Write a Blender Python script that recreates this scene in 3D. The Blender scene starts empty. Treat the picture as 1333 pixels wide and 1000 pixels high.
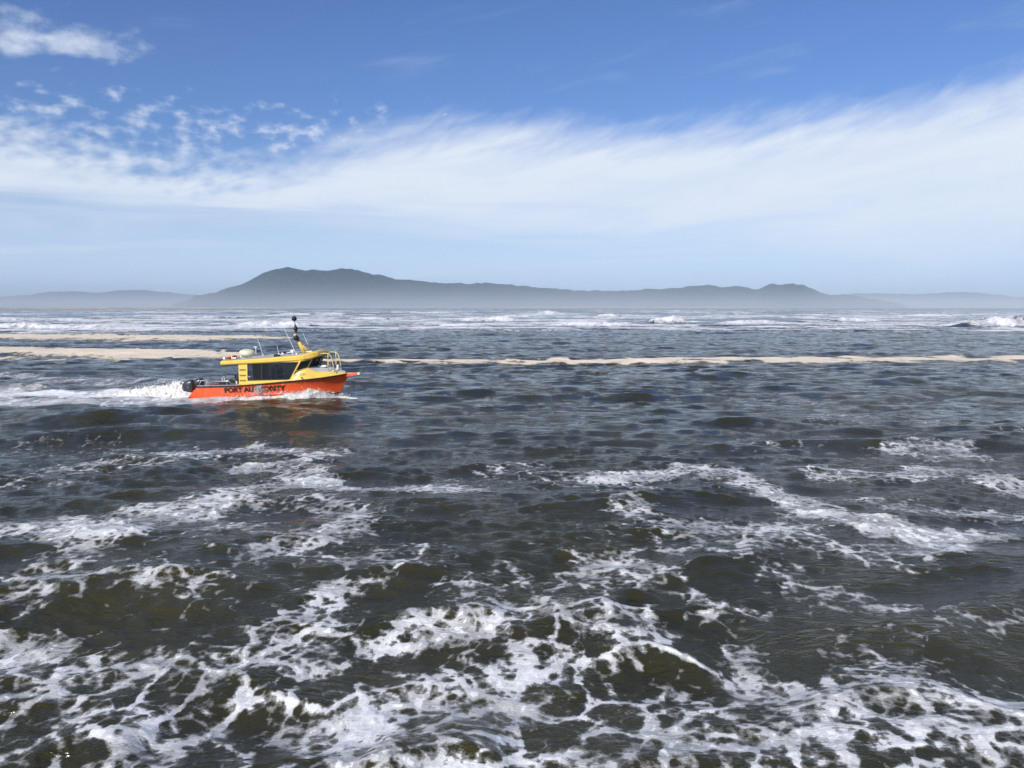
import bpy, bmesh, math, random
import numpy as np

R = math.radians
random.seed(7)
rng = np.random.default_rng(7)
scene = bpy.context.scene
col = scene.collection

# ------------------------------------------------------------------ camera
CAM_H = 5.64                     # eye height above the sea, metres
PITCH = R(5.46)
FPX = 1046.2                     # focal length in pixels of the 1333 wide photograph
cam_data = bpy.data.cameras.new('camera')
cam_data.sensor_width = 36.0
cam_data.lens = 36.0 * FPX / 1333.0
cam_data.clip_start = 0.1
cam_data.clip_end = 60000.0
cam = bpy.data.objects.new('camera', cam_data)
cam.location = (0, 0, CAM_H)
cam.rotation_euler = (math.pi / 2 - PITCH, 0, 0)
col.objects.link(cam)
scene.camera = cam

# ------------------------------------------------------------------ light
SUN_EL, SUN_AZ = R(34), R(-150)          # azimuth clockwise from the view direction (+y)
to_sun = (math.sin(SUN_AZ) * math.cos(SUN_EL), math.cos(SUN_AZ) * math.cos(SUN_EL), math.sin(SUN_EL))
sun_data = bpy.data.lights.new('sun', 'SUN')
sun_data.energy = 4.6
sun_data.angle = R(0.53)
sun_data.color = (1.0, 0.95, 0.87)
sun = bpy.data.objects.new('sun', sun_data)
import mathutils
sun.rotation_euler = mathutils.Vector(to_sun).to_track_quat('Z', 'Y').to_euler()
col.objects.link(sun)

vs = scene.view_settings
vs.view_transform = 'Standard'; vs.look = 'None'; vs.exposure = 0.0; vs.gamma = 1.0
vs.use_curve_mapping = False
cy = scene.cycles
cy.use_denoising = True
cy.max_bounces = 6; cy.diffuse_bounces = 2; cy.glossy_bounces = 3
cy.transmission_bounces = 4; cy.transparent_max_bounces = 12; cy.volume_bounces = 0
cy.caustics_reflective = False; cy.caustics_refractive = False
cy.sample_clamp_indirect = 4.0
cy.volume_step_rate = 3.0; cy.volume_max_steps = 64


class Nodes:
    """Small helper that wires a node tree."""
    def __init__(self, tree):
        self.t = tree; self.n = tree.nodes; self.l = tree.links
    def new(self, kind, **kw):
        nd = self.n.new(kind)
        for k, v in kw.items(): setattr(nd, k, v)
        return nd
    def put(self, sock, v):
        if isinstance(v, bpy.types.NodeSocket): self.l.new(v, sock)
        else: sock.default_value = v
    def m(self, op, a, b=None, c=None, clamp=False):
        nd = self.new('ShaderNodeMath', operation=op, use_clamp=clamp)
        self.put(nd.inputs[0], a)
        if b is not None: self.put(nd.inputs[1], b)
        if c is not None: self.put(nd.inputs[2], c)
        return nd.outputs[0]
    def sstep(self, lo, hi, v):
        nd = self.new('ShaderNodeMapRange', interpolation_type='SMOOTHSTEP')
        self.put(nd.inputs[0], v); self.put(nd.inputs[1], lo); self.put(nd.inputs[2], hi)
        nd.inputs[3].default_value = 0.0; nd.inputs[4].default_value = 1.0
        return nd.outputs[0]
    def mix(self, f, a, b):
        nd = self.new('ShaderNodeMix', data_type='RGBA')
        self.put(nd.inputs[0], f); self.put(nd.inputs[6], a); self.put(nd.inputs[7], b)
        return nd.outputs[2]
    def xyz(self, x, y, z=0.0):
        nd = self.new('ShaderNodeCombineXYZ')
        for i, v in enumerate((x, y, z)): self.put(nd.inputs[i], v)
        return nd.outputs[0]
    def noise(self, vec, scale, detail=4.0, rough=0.55, kind='FBM', dist=0.0, w=None):
        nd = self.new('ShaderNodeTexNoise', noise_type=kind)
        if w is not None:
            nd.noise_dimensions = '4D'; nd.inputs['W'].default_value = w
        nd.normalize = True
        self.put(nd.inputs['Vector'], vec)
        nd.inputs['Scale'].default_value = scale; nd.inputs['Detail'].default_value = detail
        nd.inputs['Roughness'].default_value = rough; nd.inputs['Distortion'].default_value = dist
        return nd.outputs['Fac']
    def curve(self, v, pts):
        nd = self.new('ShaderNodeFloatCurve')
        c = nd.mapping.curves[0]
        nd.mapping.use_clip = False
        while len(c.points) < len(pts): c.points.new(0.5, 0.5)
        for p, (a, b) in zip(c.points, pts): p.location = (a, b)
        nd.mapping.update()
        self.put(nd.inputs[1], v)
        return nd.outputs[0]


# ------------------------------------------------------------------ sky
world = bpy.data.worlds.new('World'); scene.world = world
world.use_nodes = True
W = Nodes(world.node_tree); W.n.clear()
sky = W.new('ShaderNodeTexSky', sky_type='NISHITA', sun_disc=False)
sky.sun_elevation = SUN_EL; sky.sun_rotation = SUN_AZ
sky.air_density = 1.0; sky.dust_density = 0.6; sky.ozone_density = 2.5; sky.altitude = 0.0
geo = W.new('ShaderNodeTexCoord')
sep = W.new('ShaderNodeSeparateXYZ'); W.l.new(geo.outputs['Generated'], sep.inputs[0])
EL = W.m('MULTIPLY', W.m('ARCSINE', sep.outputs[2]), 57.29578)
AZ = W.m('MULTIPLY', W.m('ARCTAN2', sep.outputs[0], sep.outputs[1]), 57.29578)
SKY_K = 0.092

def px_ae(u, v):
    x = (u - 666.5) / FPX; y = -(v - 500) / FPX
    d = np.array([x, math.cos(PITCH) + y * math.sin(PITCH), -math.sin(PITCH) + y * math.cos(PITCH)])
    d /= np.linalg.norm(d)
    return math.degrees(math.atan2(d[0], d[1])), math.degrees(math.asin(d[2]))

# the long cloud bank: its upper edge as a curve over azimuth
edge_px = [(-200, 120), (0, 150), (150, 185), (260, 205), (330, 205), (450, 172), (560, 155), (700, 155), (850, 160),
           (1000, 148), (1150, 124), (1250, 105), (1333, 88), (1500, 60)]
ev = [px_ae(*p) for p in edge_px]
pts = [(0.0, ev[0][1] / 30)] + [((a + 60) / 120, e / 30) for a, e in ev] + [(1.0, ev[-1][1] / 30)]
edge = W.m('MULTIPLY', W.curve(W.m('DIVIDE', W.m('ADD', AZ, 60.0), 120.0), pts), 30.0)
# slanted streak coordinates
sl = W.m('SUBTRACT', EL, W.m('MULTIPLY', AZ, 0.16))
v_str = W.xyz(W.m('MULTIPLY', AZ, 0.10), W.m('MULTIPLY', sl, 0.55), 3.0)
n_str = W.noise(v_str, 1.0, 6.0, 0.55, dist=0.4)
v_fine = W.xyz(W.m('MULTIPLY', AZ, 0.34), W.m('MULTIPLY', W.m('SUBTRACT', EL, W.m('MULTIPLY', AZ, 0.42)), 0.9), 9.0)
n_fine = W.noise(v_fine, 1.0, 7.0, 0.6, dist=0.5)
v_low = W.xyz(W.m('MULTIPLY', AZ, 0.05), W.m('MULTIPLY', EL, 0.42), 1.0)
n_low = W.noise(v_low, 1.0, 5.0, 0.55, dist=0.6)
# altocumulus flakes above the left of the bank
v_p = W.xyz(W.m('MULTIPLY', AZ, 0.72), W.m('MULTIPLY', EL, 1.25), 5.0)
n_p = W.noise(v_p, 1.0, 4.0, 0.50)
wig = W.m('ADD', W.m('MULTIPLY', W.m('SUBTRACT', n_fine, 0.5), 2.6), W.m('ADD', W.m('MULTIPLY', W.m('SUBTRACT', n_str, 0.5), 2.6), W.m('MULTIPLY', W.m('MULTIPLY', W.m('SUBTRACT', n_p, 0.5), 5.0), W.m('SUBTRACT', 1.0, W.sstep(-26.0, -6.0, AZ)))))
below = W.m('ADD', W.m('SUBTRACT', edge, EL), wig)             # degrees under the edge
up = W.sstep(-1.0, 3.0, below)
# the bank's lower side thins out
lo_edge = W.m('ADD', W.m('MULTIPLY', AZ, -0.045), W.m('ADD', 4.2, W.m('MULTIPLY', W.m('SUBTRACT', n_low, 0.5), 11.0)))
lowfade = W.sstep(-1.6, 3.6, W.m('SUBTRACT', EL, lo_edge))
bank = W.m('MULTIPLY', up, W.m('ADD', W.m('MULTIPLY', lowfade, 0.70), 0.26))
bank = W.m('MULTIPLY', bank, W.m('ADD', 0.72, W.m('MULTIPLY', n_str, 0.56)), clamp=True)
n_pm = W.noise(W.xyz(W.m('MULTIPLY', AZ, 0.10), W.m('MULTIPLY', EL, 0.2), 2.0), 1.0, 2.0, 0.5)
reg = W.m('MULTIPLY', W.sstep(8.0, 10.6, EL), W.m('SUBTRACT', 1.0, W.sstep(11.6, 15.4, EL)))
reg = W.m('MULTIPLY', reg, W.m('SUBTRACT', 1.0, W.sstep(-12.0, 12.0, AZ)))
flk = W.sstep(0.42, 0.78, W.m('ADD', n_p, W.m('MULTIPLY', W.m('SUBTRACT', reg, 1.0), 0.26)))
flk = W.m('MULTIPLY', W.m('MULTIPLY', flk, W.sstep(0.0, 0.4, reg)), W.m('ADD', 0.20, W.m('MULTIPLY', n_pm, 1.0)))
# one detached cloud high on the left and sparse wisps
ca, ce = px_ae(60, 50)
ea = W.m('DIVIDE', W.m('SUBTRACT', AZ, ca), 6.4); ee = W.m('DIVIDE', W.m('SUBTRACT', W.m('SUBTRACT', EL, ce), W.m('MULTIPLY', W.m('SUBTRACT', AZ, ca), 0.09)), 1.7)
n_d = W.noise(W.xyz(W.m('MULTIPLY', AZ, 0.30), W.m('MULTIPLY', EL, 0.55), 7.7), 1.0, 6.0, 0.58)
rad = W.m('SQRT', W.m('ADD', W.m('MULTIPLY', ea, ea), W.m('MULTIPLY', ee, ee)))
det = W.sstep(0.0, 0.95, W.m('ADD', W.m('SUBTRACT', 0.85, rad), W.m('MULTIPLY', W.m('SUBTRACT', n_d, 0.5), 2.4)))
det = W.m('MULTIPLY', det, 0.85)
wisp = W.m('MULTIPLY', W.sstep(0.55, 0.85, n_str), 0.18)
n_ls = W.noise(W.xyz(W.m('MULTIPLY', AZ, 0.045), W.m('MULTIPLY', W.m('SUBTRACT', EL, W.m('MULTIPLY', AZ, 0.035)), 0.95), 13.0), 1.0, 5.0, 0.55, dist=0.5)
lowstr = W.m('MULTIPLY', W.m('MULTIPLY', W.sstep(0.46, 0.66, n_ls), W.m('SUBTRACT', 1.0, W.sstep(6.0, 9.5, EL))), 0.55)
bank = W.m('MAXIMUM', bank, lowstr)
cloud = W.m('MAXIMUM', W.m('MAXIMUM', bank, flk), W.m('MAXIMUM', det, wisp))
# haze brightening of the lowest sky
hz = W.m('MULTIPLY', W.m('SUBTRACT', 1.0, W.sstep(0.0, 9.0, EL)), 0.84)
hs = W.new('ShaderNodeHueSaturation'); hs.inputs['Saturation'].default_value = 1.08
W.l.new(sky.outputs[0], hs.inputs['Color'])
mul = W.new('ShaderNodeVectorMath', operation='MULTIPLY'); W.l.new(hs.outputs[0], mul.inputs[0]); mul.inputs[1].default_value = (SKY_K * 0.80, SKY_K * 0.92, SKY_K * 1.28)
base = W.mix(hz, mul.outputs[0], (0.63, 0.84, 1.12, 1))
ccol = W.mix(W.sstep(1.5, 10.0, EL), (0.74, 0.84, 0.98, 1), (0.79, 0.86, 0.97, 1))
final = W.mix(cloud, base, ccol)
bg = W.new('ShaderNodeBackground'); W.l.new(final, bg.inputs[0]); bg.inputs[1].default_value = 1.0
wo = W.new('ShaderNodeOutputWorld'); W.l.new(bg.outputs[0], wo.inputs[0])

# ------------------------------------------------------------------ helpers
def ray(u, v):
    x = (u - 666.5) / FPX; y = -(v - 500) / FPX
    return np.array([x, math.cos(PITCH) + y * math.sin(PITCH), -math.sin(PITCH) + y * math.cos(PITCH)])

def ground(u, v, z=0.0):
    d = ray(u, v); t = (z - CAM_H) / d[2]
    return np.array([d[0] * t, d[1] * t])

def sm(lo, hi, v):
    t = np.clip((v - lo) / (hi - lo), 0, 1)
    return t * t * (3 - 2 * t)

PERM = rng.permutation(256).astype(np.int32)
GA = rng.uniform(0, 2 * np.pi, 256).astype(np.float32)
GX, GY = np.cos(GA), np.sin(GA)

def perlin(x, y):
    xi = np.floor(x).astype(np.int32); yi = np.floor(y).astype(np.int32)
    fx = (x - xi).astype(np.float32); fy = (y - yi).astype(np.float32)
    u = fx * fx * fx * (fx * (fx * 6 - 15) + 10); v = fy * fy * fy * (fy * (fy * 6 - 15) + 10)
    def g(ix, iy, dx, dy):
        h = PERM[(PERM[ix & 255] + iy) & 255]
        return GX[h] * dx + GY[h] * dy
    a = g(xi, yi, fx, fy); b = g(xi + 1, yi, fx - 1, fy)
    c = g(xi, yi + 1, fx, fy - 1); d = g(xi + 1, yi + 1, fx - 1, fy - 1)
    ab = a + u * (b - a); cd = c + u * (d - c)
    return (ab + v * (cd - ab)) * 1.5

def fbm(x, y, octv=4, gain=0.5):
    s = np.zeros(np.shape(x), np.float32); a = 1.0; n = 0.0
    for i in range(octv):
        s += a * perlin(x * 2.03 ** i + 17.3 * i, y * 2.03 ** i - 9.1 * i); n += a; a *= gain
    return s / n

RX = rng.uniform(0, 1, 256).astype(np.float32); RY = rng.uniform(0, 1, 256).astype(np.float32)
def worley_edge(x, y):
    """F2 - F1 of a cellular noise: 0 on the cell borders."""
    xi = np.floor(x).astype(np.int32); yi = np.floor(y).astype(np.int32)
    fx = (x - xi).astype(np.float32); fy = (y - yi).astype(np.float32)
    f1 = np.full(x.shape, 9.0, np.float32); f2 = f1.copy()
    for i in (-1, 0, 1):
        for j in (-1, 0, 1):
            h = PERM[(PERM[(xi + i) & 255] + yi + j) & 255]
            dx = i + RX[h] - fx; dy = j + RY[h] - fy
            d = np.sqrt(dx * dx + dy * dy)
            f2 = np.minimum(f2, np.maximum(f1, d)); f1 = np.minimum(f1, d)
    return f2 - f1

def tag(o, label=None, cat=None, group=None, kind=None):
    if label: o['label'] = label
    if cat: o['category'] = cat
    if group: o['group'] = group
    if kind: o['kind'] = kind
    return o

def mesh_np(name, V, Q, mat, smooth=True, parent=None):
    me = bpy.data.meshes.new(name)
    V = np.asarray(V, np.float32).reshape(-1, 3); Q = np.asarray(Q, np.int32)
    k = Q.shape[1]
    me.vertices.add(len(V)); me.vertices.foreach_set('co', V.ravel())
    me.loops.add(Q.size); me.loops.foreach_set('vertex_index', Q.ravel())
    me.polygons.add(len(Q)); me.polygons.foreach_set('loop_start', np.arange(0, Q.size, k, dtype=np.int32))
    me.polygons.foreach_set('use_smooth', np.full(len(Q), smooth))
    me.update(calc_edges=True); me.validate()
    me.materials.append(mat)
    o = bpy.data.objects.new(name, me); col.objects.link(o)
    if parent: o.parent = parent
    return o

def attr(o, name, vals):
    a = o.data.attributes.new(name, 'FLOAT', 'POINT')
    a.data.foreach_set('value', np.asarray(vals, np.float32).ravel())

def grid_quads(nr, nc, wrap=False):
    i = np.arange(nr - 1)[:, None] * nc; j = np.arange(nc - 1)[None, :]
    a = (i + j).ravel()
    return np.stack([a, a + 1, a + nc + 1, a + nc], 1)

def new_mat(name):
    m = bpy.data.materials.new(name); m.use_nodes = True
    N = Nodes(m.node_tree); N.n.clear()
    out = N.new('ShaderNodeOutputMaterial'); p = N.new('ShaderNodeBsdfPrincipled')
    N.l.new(p.outputs[0], out.inputs[0])
    return m, N, p, out

def simple(name, c, rough=0.5, metal=0.0, var=0.08, scale=6.0, bump=0.0, spec=0.5, coat=0.0, streak=0.0):
    """Painted or moulded surface with slight grime and colour variation."""
    m, N, p, out = new_mat(name)
    tc = N.new('ShaderNodeTexCoord')
    n = N.noise(tc.outputs['Object'], scale, 5.0, 0.6)
    n2 = N.noise(tc.outputs['Object'], scale * 0.23, 3.0, 0.6)
    f = N.sstep(0.35, 0.75, N.m('MULTIPLY', N.m('ADD', n, n2), 0.5))
    dark = tuple(x * (1 - 2.2 * var) for x in c) + (1,)
    colr = N.mix(f, tuple(c) + (1,), dark)
    if streak:                                   # salt and rust run-off
        sv = N.new('ShaderNodeVectorMath', operation='MULTIPLY'); N.l.new(tc.outputs['Object'], sv.inputs[0]); sv.inputs[1].default_value = (7.0, 7.0, 0.9)
        ns = N.noise(sv.outputs[0], 1.0, 5.0, 0.65)
        colr = N.mix(N.m('MULTIPLY', N.sstep(0.52, 0.72, ns), streak), colr, (0.20, 0.13, 0.08, 1))
        colr = N.mix(N.m('MULTIPLY', N.sstep(0.56, 0.74, N.noise(sv.outputs[0], 1.7, 4.0, 0.6)), streak * 0.7), colr, (0.72, 0.68, 0.60, 1))
    N.l.new(colr, p.inputs['Base Color'])
    N.l.new(N.m('ADD', rough - 0.06, N.m('MULTIPLY', n, 0.14)), p.inputs['Roughness'])
    p.inputs['Metallic'].default_value = metal
    p.inputs['Specular IOR Level'].default_value = spec
    p.inputs['Coat Weight'].default_value = coat
    if bump:
        b = N.new('ShaderNodeBump'); b.inputs['Strength'].default_value = bump; b.inputs['Distance'].default_value = 0.01
        N.l.new(n, b.inputs['Height']); N.l.new(b.outputs[0], p.inputs['Normal'])
    return m

# ------------------------------------------------------------------ sea materials
def foam_surface(N, pos, tint):
    """Foam colour: bubbles and soft variation in the foam's own whiteness."""
    n = N.noise(pos, 24.0, 5.0, 0.75)
    return N.mix(N.sstep(0.40, 0.66, n), tint, tuple(0.80 * t for t in tint[:3]) + (1,))

M_SEA, N, p, out = new_mat('sea_water')
g = N.new('ShaderNodeNewGeometry'); pos = g.outputs['Position']
a_f = N.new('ShaderNodeAttribute', attribute_name='foam').outputs['Fac']
a_r = N.new('ShaderNodeAttribute', attribute_name='reach').outputs['Fac']
n_b = N.noise(pos, 20.0, 6.0, 0.74)
n_s = N.noise(pos, 3.2, 4.0, 0.6)
f = N.m('ADD', a_f, N.m('ADD', N.m('MULTIPLY', N.m('SUBTRACT', n_b, 0.5), N.m('SUBTRACT', 0.60, N.m('MULTIPLY', N.sstep(0.022, 0.055, a_r), 0.38))), N.m('MULTIPLY', N.m('SUBTRACT', n_s, 0.5), 0.16)))
# bubble-sized holes in the net
dv = N.new('ShaderNodeVectorMath', operation='ADD'); N.l.new(pos, dv.inputs[0])
nv = N.new('ShaderNodeTexNoise'); nv.inputs['Scale'].default_value = 2.2; nv.inputs['Detail'].default_value = 3.0; N.l.new(pos, nv.inputs['Vector'])
nsc = N.new('ShaderNodeVectorMath', operation='SCALE'); N.l.new(nv.outputs['Color'], nsc.inputs[0]); nsc.inputs[3].default_value = 0.35
N.l.new(nsc.outputs[0], dv.inputs[1])
vo = N.new('ShaderNodeTexVoronoi', feature='SMOOTH_F1'); vo.inputs['Scale'].default_value = 5.5; vo.inputs['Smoothness'].default_value = 0.35
N.l.new(dv.outputs[0], vo.inputs['Vector'])
nfar = N.m('SUBTRACT', 1.0, N.sstep(0.03, 0.12, a_r))
f = N.m('ADD', f, N.m('MULTIPLY', N.m('MULTIPLY', N.m('SUBTRACT', vo.outputs['Distance'], 0.42), 0.55), nfar))
old = N.sstep(0.35, 0.66, N.noise(pos, 0.75, 4.0, 0.6))
body = N.m('ADD', N.m('MULTIPLY', old, 0.44), N.m('SUBTRACT', 0.48, N.m('MULTIPLY', N.m('MULTIPLY', N.sstep(0.024, 0.040, a_r), N.m('SUBTRACT', 1.0, N.sstep(0.16, 0.30, a_r))), 0.12)))
thin = N.m('MULTIPLY', N.sstep(0.40, 0.60, f), 0.24)
thick = N.m('MULTIPLY', N.sstep(0.54, 0.71, f), N.m('MAXIMUM', body, N.sstep(0.80, 1.05, f)))
cov = N.m('MAXIMUM', thin, thick)
silt = N.noise(pos, 0.16, 3.0, 0.5)
wcol = N.mix(N.sstep(0.3, 0.7, silt), (0.030, 0.028, 0.011, 1), (0.046, 0.041, 0.015, 1))
fcol = foam_surface(N, pos, (0.90, 0.90, 0.88, 1))
N.l.new(N.mix(cov, wcol, fcol), p.inputs['Base Color'])
N.l.new(N.m('ADD', N.m('MULTIPLY', cov, 0.6), 0.07), p.inputs['Roughness'])
p.inputs['IOR'].default_value = 1.333
# capillary ripples: crisp small crests, plus foam grain
rv = N.new('ShaderNodeVectorMath', operation='MULTIPLY'); N.l.new(pos, rv.inputs[0]); rv.inputs[1].default_value = (0.72, 1.75, 1.0)
r1 = N.noise(rv.outputs[0], 2.1, 4.0, 0.55, dist=0.4)
r2 = N.noise(rv.outputs[0], 11.0, 3.0, 0.55)
rg = N.m('SUBTRACT', 1.0, N.m('ABSOLUTE', N.m('SUBTRACT', N.m('MULTIPLY', r1, 2.0), 1.0)))
rg2 = N.m('SUBTRACT', 1.0, N.m('ABSOLUTE', N.m('SUBTRACT', N.m('MULTIPLY', r2, 2.0), 1.0)))
hgt = N.m('ADD', N.m('MULTIPLY', rg, 0.085), N.m('MULTIPLY', rg2, 0.020))
b = N.new('ShaderNodeBump'); b.inputs['Distance'].default_value = 1.0
gus = N.m('ADD', 0.45, N.m('MULTIPLY', N.sstep(0.34, 0.66, N.noise(pos, 0.09, 3.0, 0.55)), 0.60))
N.l.new(N.m('MULTIPLY', gus, N.m('SUBTRACT', 1.0, N.m('MULTIPLY', thick, 0.75))), b.inputs['Strength'])
N.l.new(hgt, b.inputs['Height'])
# beyond the reach of the bump the same ripples tilt the facets directly
fr = N.new('ShaderNodeVectorMath', operation='MULTIPLY'); N.l.new(pos, fr.inputs[0]); fr.inputs[1].default_value = (0.45, 1.1, 1.0)
fn = N.new('ShaderNodeTexNoise'); fn.inputs['Scale'].default_value = 1.9; fn.inputs['Detail'].default_value = 4.0; fn.inputs['Roughness'].default_value = 0.62
N.l.new(fr.outputs[0], fn.inputs['Vector'])
fc = N.new('ShaderNodeVectorMath', operation='SUBTRACT'); N.l.new(fn.outputs['Color'], fc.inputs[0]); fc.inputs[1].default_value = (0.5, 0.5, 0.5)
fs = N.new('ShaderNodeVectorMath', operation='MULTIPLY'); N.l.new(fc.outputs[0], fs.inputs[0]); fs.inputs[1].default_value = (1.0, 2.0, 0.0)
fk = N.new('ShaderNodeVectorMath', operation='SCALE'); N.l.new(fs.outputs[0], fk.inputs[0])
N.l.new(N.m('MULTIPLY', N.sstep(0.02, 0.11, a_r), N.m('SUBTRACT', 1.0, N.m('MULTIPLY', thick, 0.8))), fk.inputs[3])
fa = N.new('ShaderNodeVectorMath', operation='ADD'); N.l.new(b.outputs[0], fa.inputs[0]); N.l.new(fk.outputs[0], fa.inputs[1])
fz = N.new('ShaderNodeVectorMath', operation='NORMALIZE'); N.l.new(fa.outputs[0], fz.inputs[0])
N.l.new(fz.outputs[0], p.inputs['Normal'])

def foam_mat(name, tint, rough=0.9, bump=0.05, scale=7.0, sss=0.0):
    m, N, p, out = new_mat(name)
    g = N.new('ShaderNodeNewGeometry')
    n = N.noise(g.outputs['Position'], scale, 6.0, 0.65)
    n2 = N.noise(g.outputs['Position'], 0.7, 4.0, 0.6)
    dk = tuple(0.80 * t for t in tint) + (1,)
    N.l.new(N.mix(N.sstep(0.38, 0.68, N.m('MULTIPLY', N.m('ADD', n, n2), 0.5)), tuple(tint) + (1,), dk), p.inputs['Base Color'])
    p.inputs['Roughness'].default_value = rough
    p.inputs['Specular IOR Level'].default_value = 0.2
    b = N.new('ShaderNodeBump'); b.inputs['Strength'].default_value = 1.0; b.inputs['Distance'].default_value = bump
    N.l.new(n, b.inputs['Height']); N.l.new(b.outputs[0], p.inputs['Normal'])
    return m
M_SCUM = foam_mat('beige_scum', (0.86, 0.74, 0.57))
_t = Nodes(M_SCUM.node_tree); _p = [q for q in _t.n if q.type == 'BSDF_PRINCIPLED'][0]
_g = _t.new('ShaderNodeNewGeometry'); _v = _t.new('ShaderNodeVectorMath', operation='MULTIPLY'); _t.l.new(_g.outputs['Position'], _v.inputs[0]); _v.inputs[1].default_value = (0.5, 0.22, 0.5)
_a = _t.new('ShaderNodeAttribute', attribute_name='cover').outputs['Fac']
_n = _t.noise(_v.outputs[0], 1.6, 7.0, 0.68)
_t.l.new(_t.sstep(-0.05, 0.40, _t.m('ADD', _a, _t.m('MULTIPLY', _t.m('SUBTRACT', _n, 0.5), 1.3))), _p.inputs['Alpha'])
M_SPRAY = foam_mat('white_water', (0.92, 0.90, 0.84), bump=0.02, scale=12.0)
_t = Nodes(M_SPRAY.node_tree)          # aerated water lets light through
_o = [q for q in _t.n if q.type == 'OUTPUT_MATERIAL'][0]; _p = [q for q in _t.n if q.type == 'BSDF_PRINCIPLED'][0]
_tr = _t.new('ShaderNodeBsdfTranslucent'); _tr.inputs[0].default_value = (0.9, 0.88, 0.82, 1)
_mx = _t.new('ShaderNodeMixShader'); _mx.inputs[0].default_value = 0.25
_t.l.new(_p.outputs[0], _mx.inputs[1]); _t.l.new(_tr.outputs[0], _mx.inputs[2]); _t.l.new(_mx.outputs[0], _o.inputs[0])

# ------------------------------------------------------------------ sea
# polar sheet: fine where it is near, coarse far out and behind
fine = np.arange(-39.0, 39.001, 0.092)
side = np.concatenate([np.arange(39.6, 60, 0.8), np.arange(61, 180, 4.0)])
phi = np.radians(np.concatenate([-side[::-1], fine, side, [180.0]]))
phi[0] = -np.pi
def geom(a, b, q): return a * np.exp(np.arange(0, math.log(b / a), q))
rad_ = np.concatenate([[0.6, 2.5, 4.5], geom(6.0, 32, 0.0032), geom(32, 130, 0.0046), geom(130, 620, 0.0055), geom(620, 24000, 0.028)])
NRr, NC = len(rad_), len(phi)
RR = rad_[:, None].astype(np.float32) * np.ones((1, NC), np.float32)
X0 = (rad_[:, None] * np.sin(phi)[None, :]).astype(np.float32)
Y0 = (rad_[:, None] * np.cos(phi)[None, :]).astype(np.float32)
dphi = np.gradient(phi); drr = np.gradient(rad_)
spac = np.maximum(rad_[:, None] * dphi[None, :], drr[:, None] * 0.9).astype(np.float32)

# wave components
lam = np.exp(np.linspace(math.log(0.30), math.log(34.0), 120)) * rng.uniform(0.96, 1.04, 120)
comps = []
for L in lam:
    spread = 0.55 if L < 1.2 else (0.5 if L < 6 else 0.34)
    ang = -math.pi / 2 + 0.12 + rng.normal(0, spread)         # travelling towards the viewer
    slope = 0.036 if L < 1.1 else (0.027 if L < 2.5 else 0.0235 * min(1.0, (4 / L)) ** 0.9)
    if L < 0.8: slope *= 0.9
    comps.append((L, ang, slope * rng.uniform(0.7, 1.3), rng.uniform(0, 2 * math.pi)))

GUST = np.clip(0.90 + 1.0 * fbm(X0 * 0.055 + 2, Y0 * 0.034, 3), 0.35, 1.5)
def waves(x, y, sp, want_j=True):
    dx = np.zeros_like(x); dy = np.zeros_like(x); dz = np.zeros_like(x)
    jxx = np.zeros_like(x); jyy = np.zeros_like(x); jxy = np.zeros_like(x)
    for L, ang, s, ph in comps:
        rows = sp.min(axis=1) < L / 2.6 if sp.ndim == 2 else slice(None)
        if sp.ndim == 2:
            if not rows.any(): continue
            last = int(np.nonzero(rows)[0].max()) + 1; sl_ = slice(0, last)
        else: sl_ = slice(None)
        k = 2 * math.pi / L; cx, cy_ = math.cos(ang), math.sin(ang)
        A = s / k
        wgt = sm(2.6, 5.0, L / sp[sl_])
        if L < 2.2: wgt = wgt * GUST[sl_]
        th = (k * cx) * x[sl_] + (k * cy_) * y[sl_] + np.float32(ph)
        c = np.cos(th) * wgt; sn = np.sin(th) * wgt
        Q = 1.15
        dz[sl_] += A * c; dx[sl_] -= Q * A * cx * sn; dy[sl_] -= Q * A * cy_ * sn
        if want_j:
            q = Q * A * k * c
            jxx[sl_] -= q * cx * cx; jyy[sl_] -= q * cy_ * cy_; jxy[sl_] -= q * cx * cy_
    J = (1 + jxx) * (1 + jyy) - jxy * jxy
    return dx, dy, dz, J

DX, DY, DZ, J = waves(X0, Y0, spac)
boost = 1.0 + 0.12 * (1 - sm(9, 22, RR))
DX *= boost; DY *= boost; DZ *= boost

COV = np.zeros_like(X0)
BUMP = np.zeros_like(X0)
wx = X0 + 0.9 * fbm(X0 * 0.35, Y0 * 0.35, 3) * np.clip(RR / 25, 0.35, 3)
wy = Y0 + 1.3 * fbm(X0 * 0.30 + 40, Y0 * 0.30, 3) * np.clip(RR / 25, 0.35, 3)

def seg_dist(px, py, pts):
    d = np.full(px.shape, 1e9, np.float32)
    for (ax, ay), (bx, by) in zip(pts[:-1], pts[1:]):
        vx, vy = bx - ax, by - ay; L2 = vx * vx + vy * vy + 1e-9
        t = np.clip(((px - ax) * vx + (py - ay) * vy) / L2, 0, 1)
        d = np.minimum(d, np.hypot(px - ax - t * vx, py - ay - t * vy))
    return d

def stroke(strength, hw, pix, target=COV, soft=1.0):
    pts = [ground(*q) for q in pix]
    rs = [math.hypot(*q) for q in pts]
    i0, i1 = np.searchsorted(rad_, [max(0, min(rs) - 3 * hw - 2), max(rs) + 3 * hw + 2])
    if len(pts) == 1: pts = pts * 2
    d = seg_dist(wx[i0:i1], wy[i0:i1], pts)
    val = strength * (1 - sm(0.25 * hw, 1.35 * hw * soft, d))
    target[i0:i1] = np.maximum(target[i0:i1], val)

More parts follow.
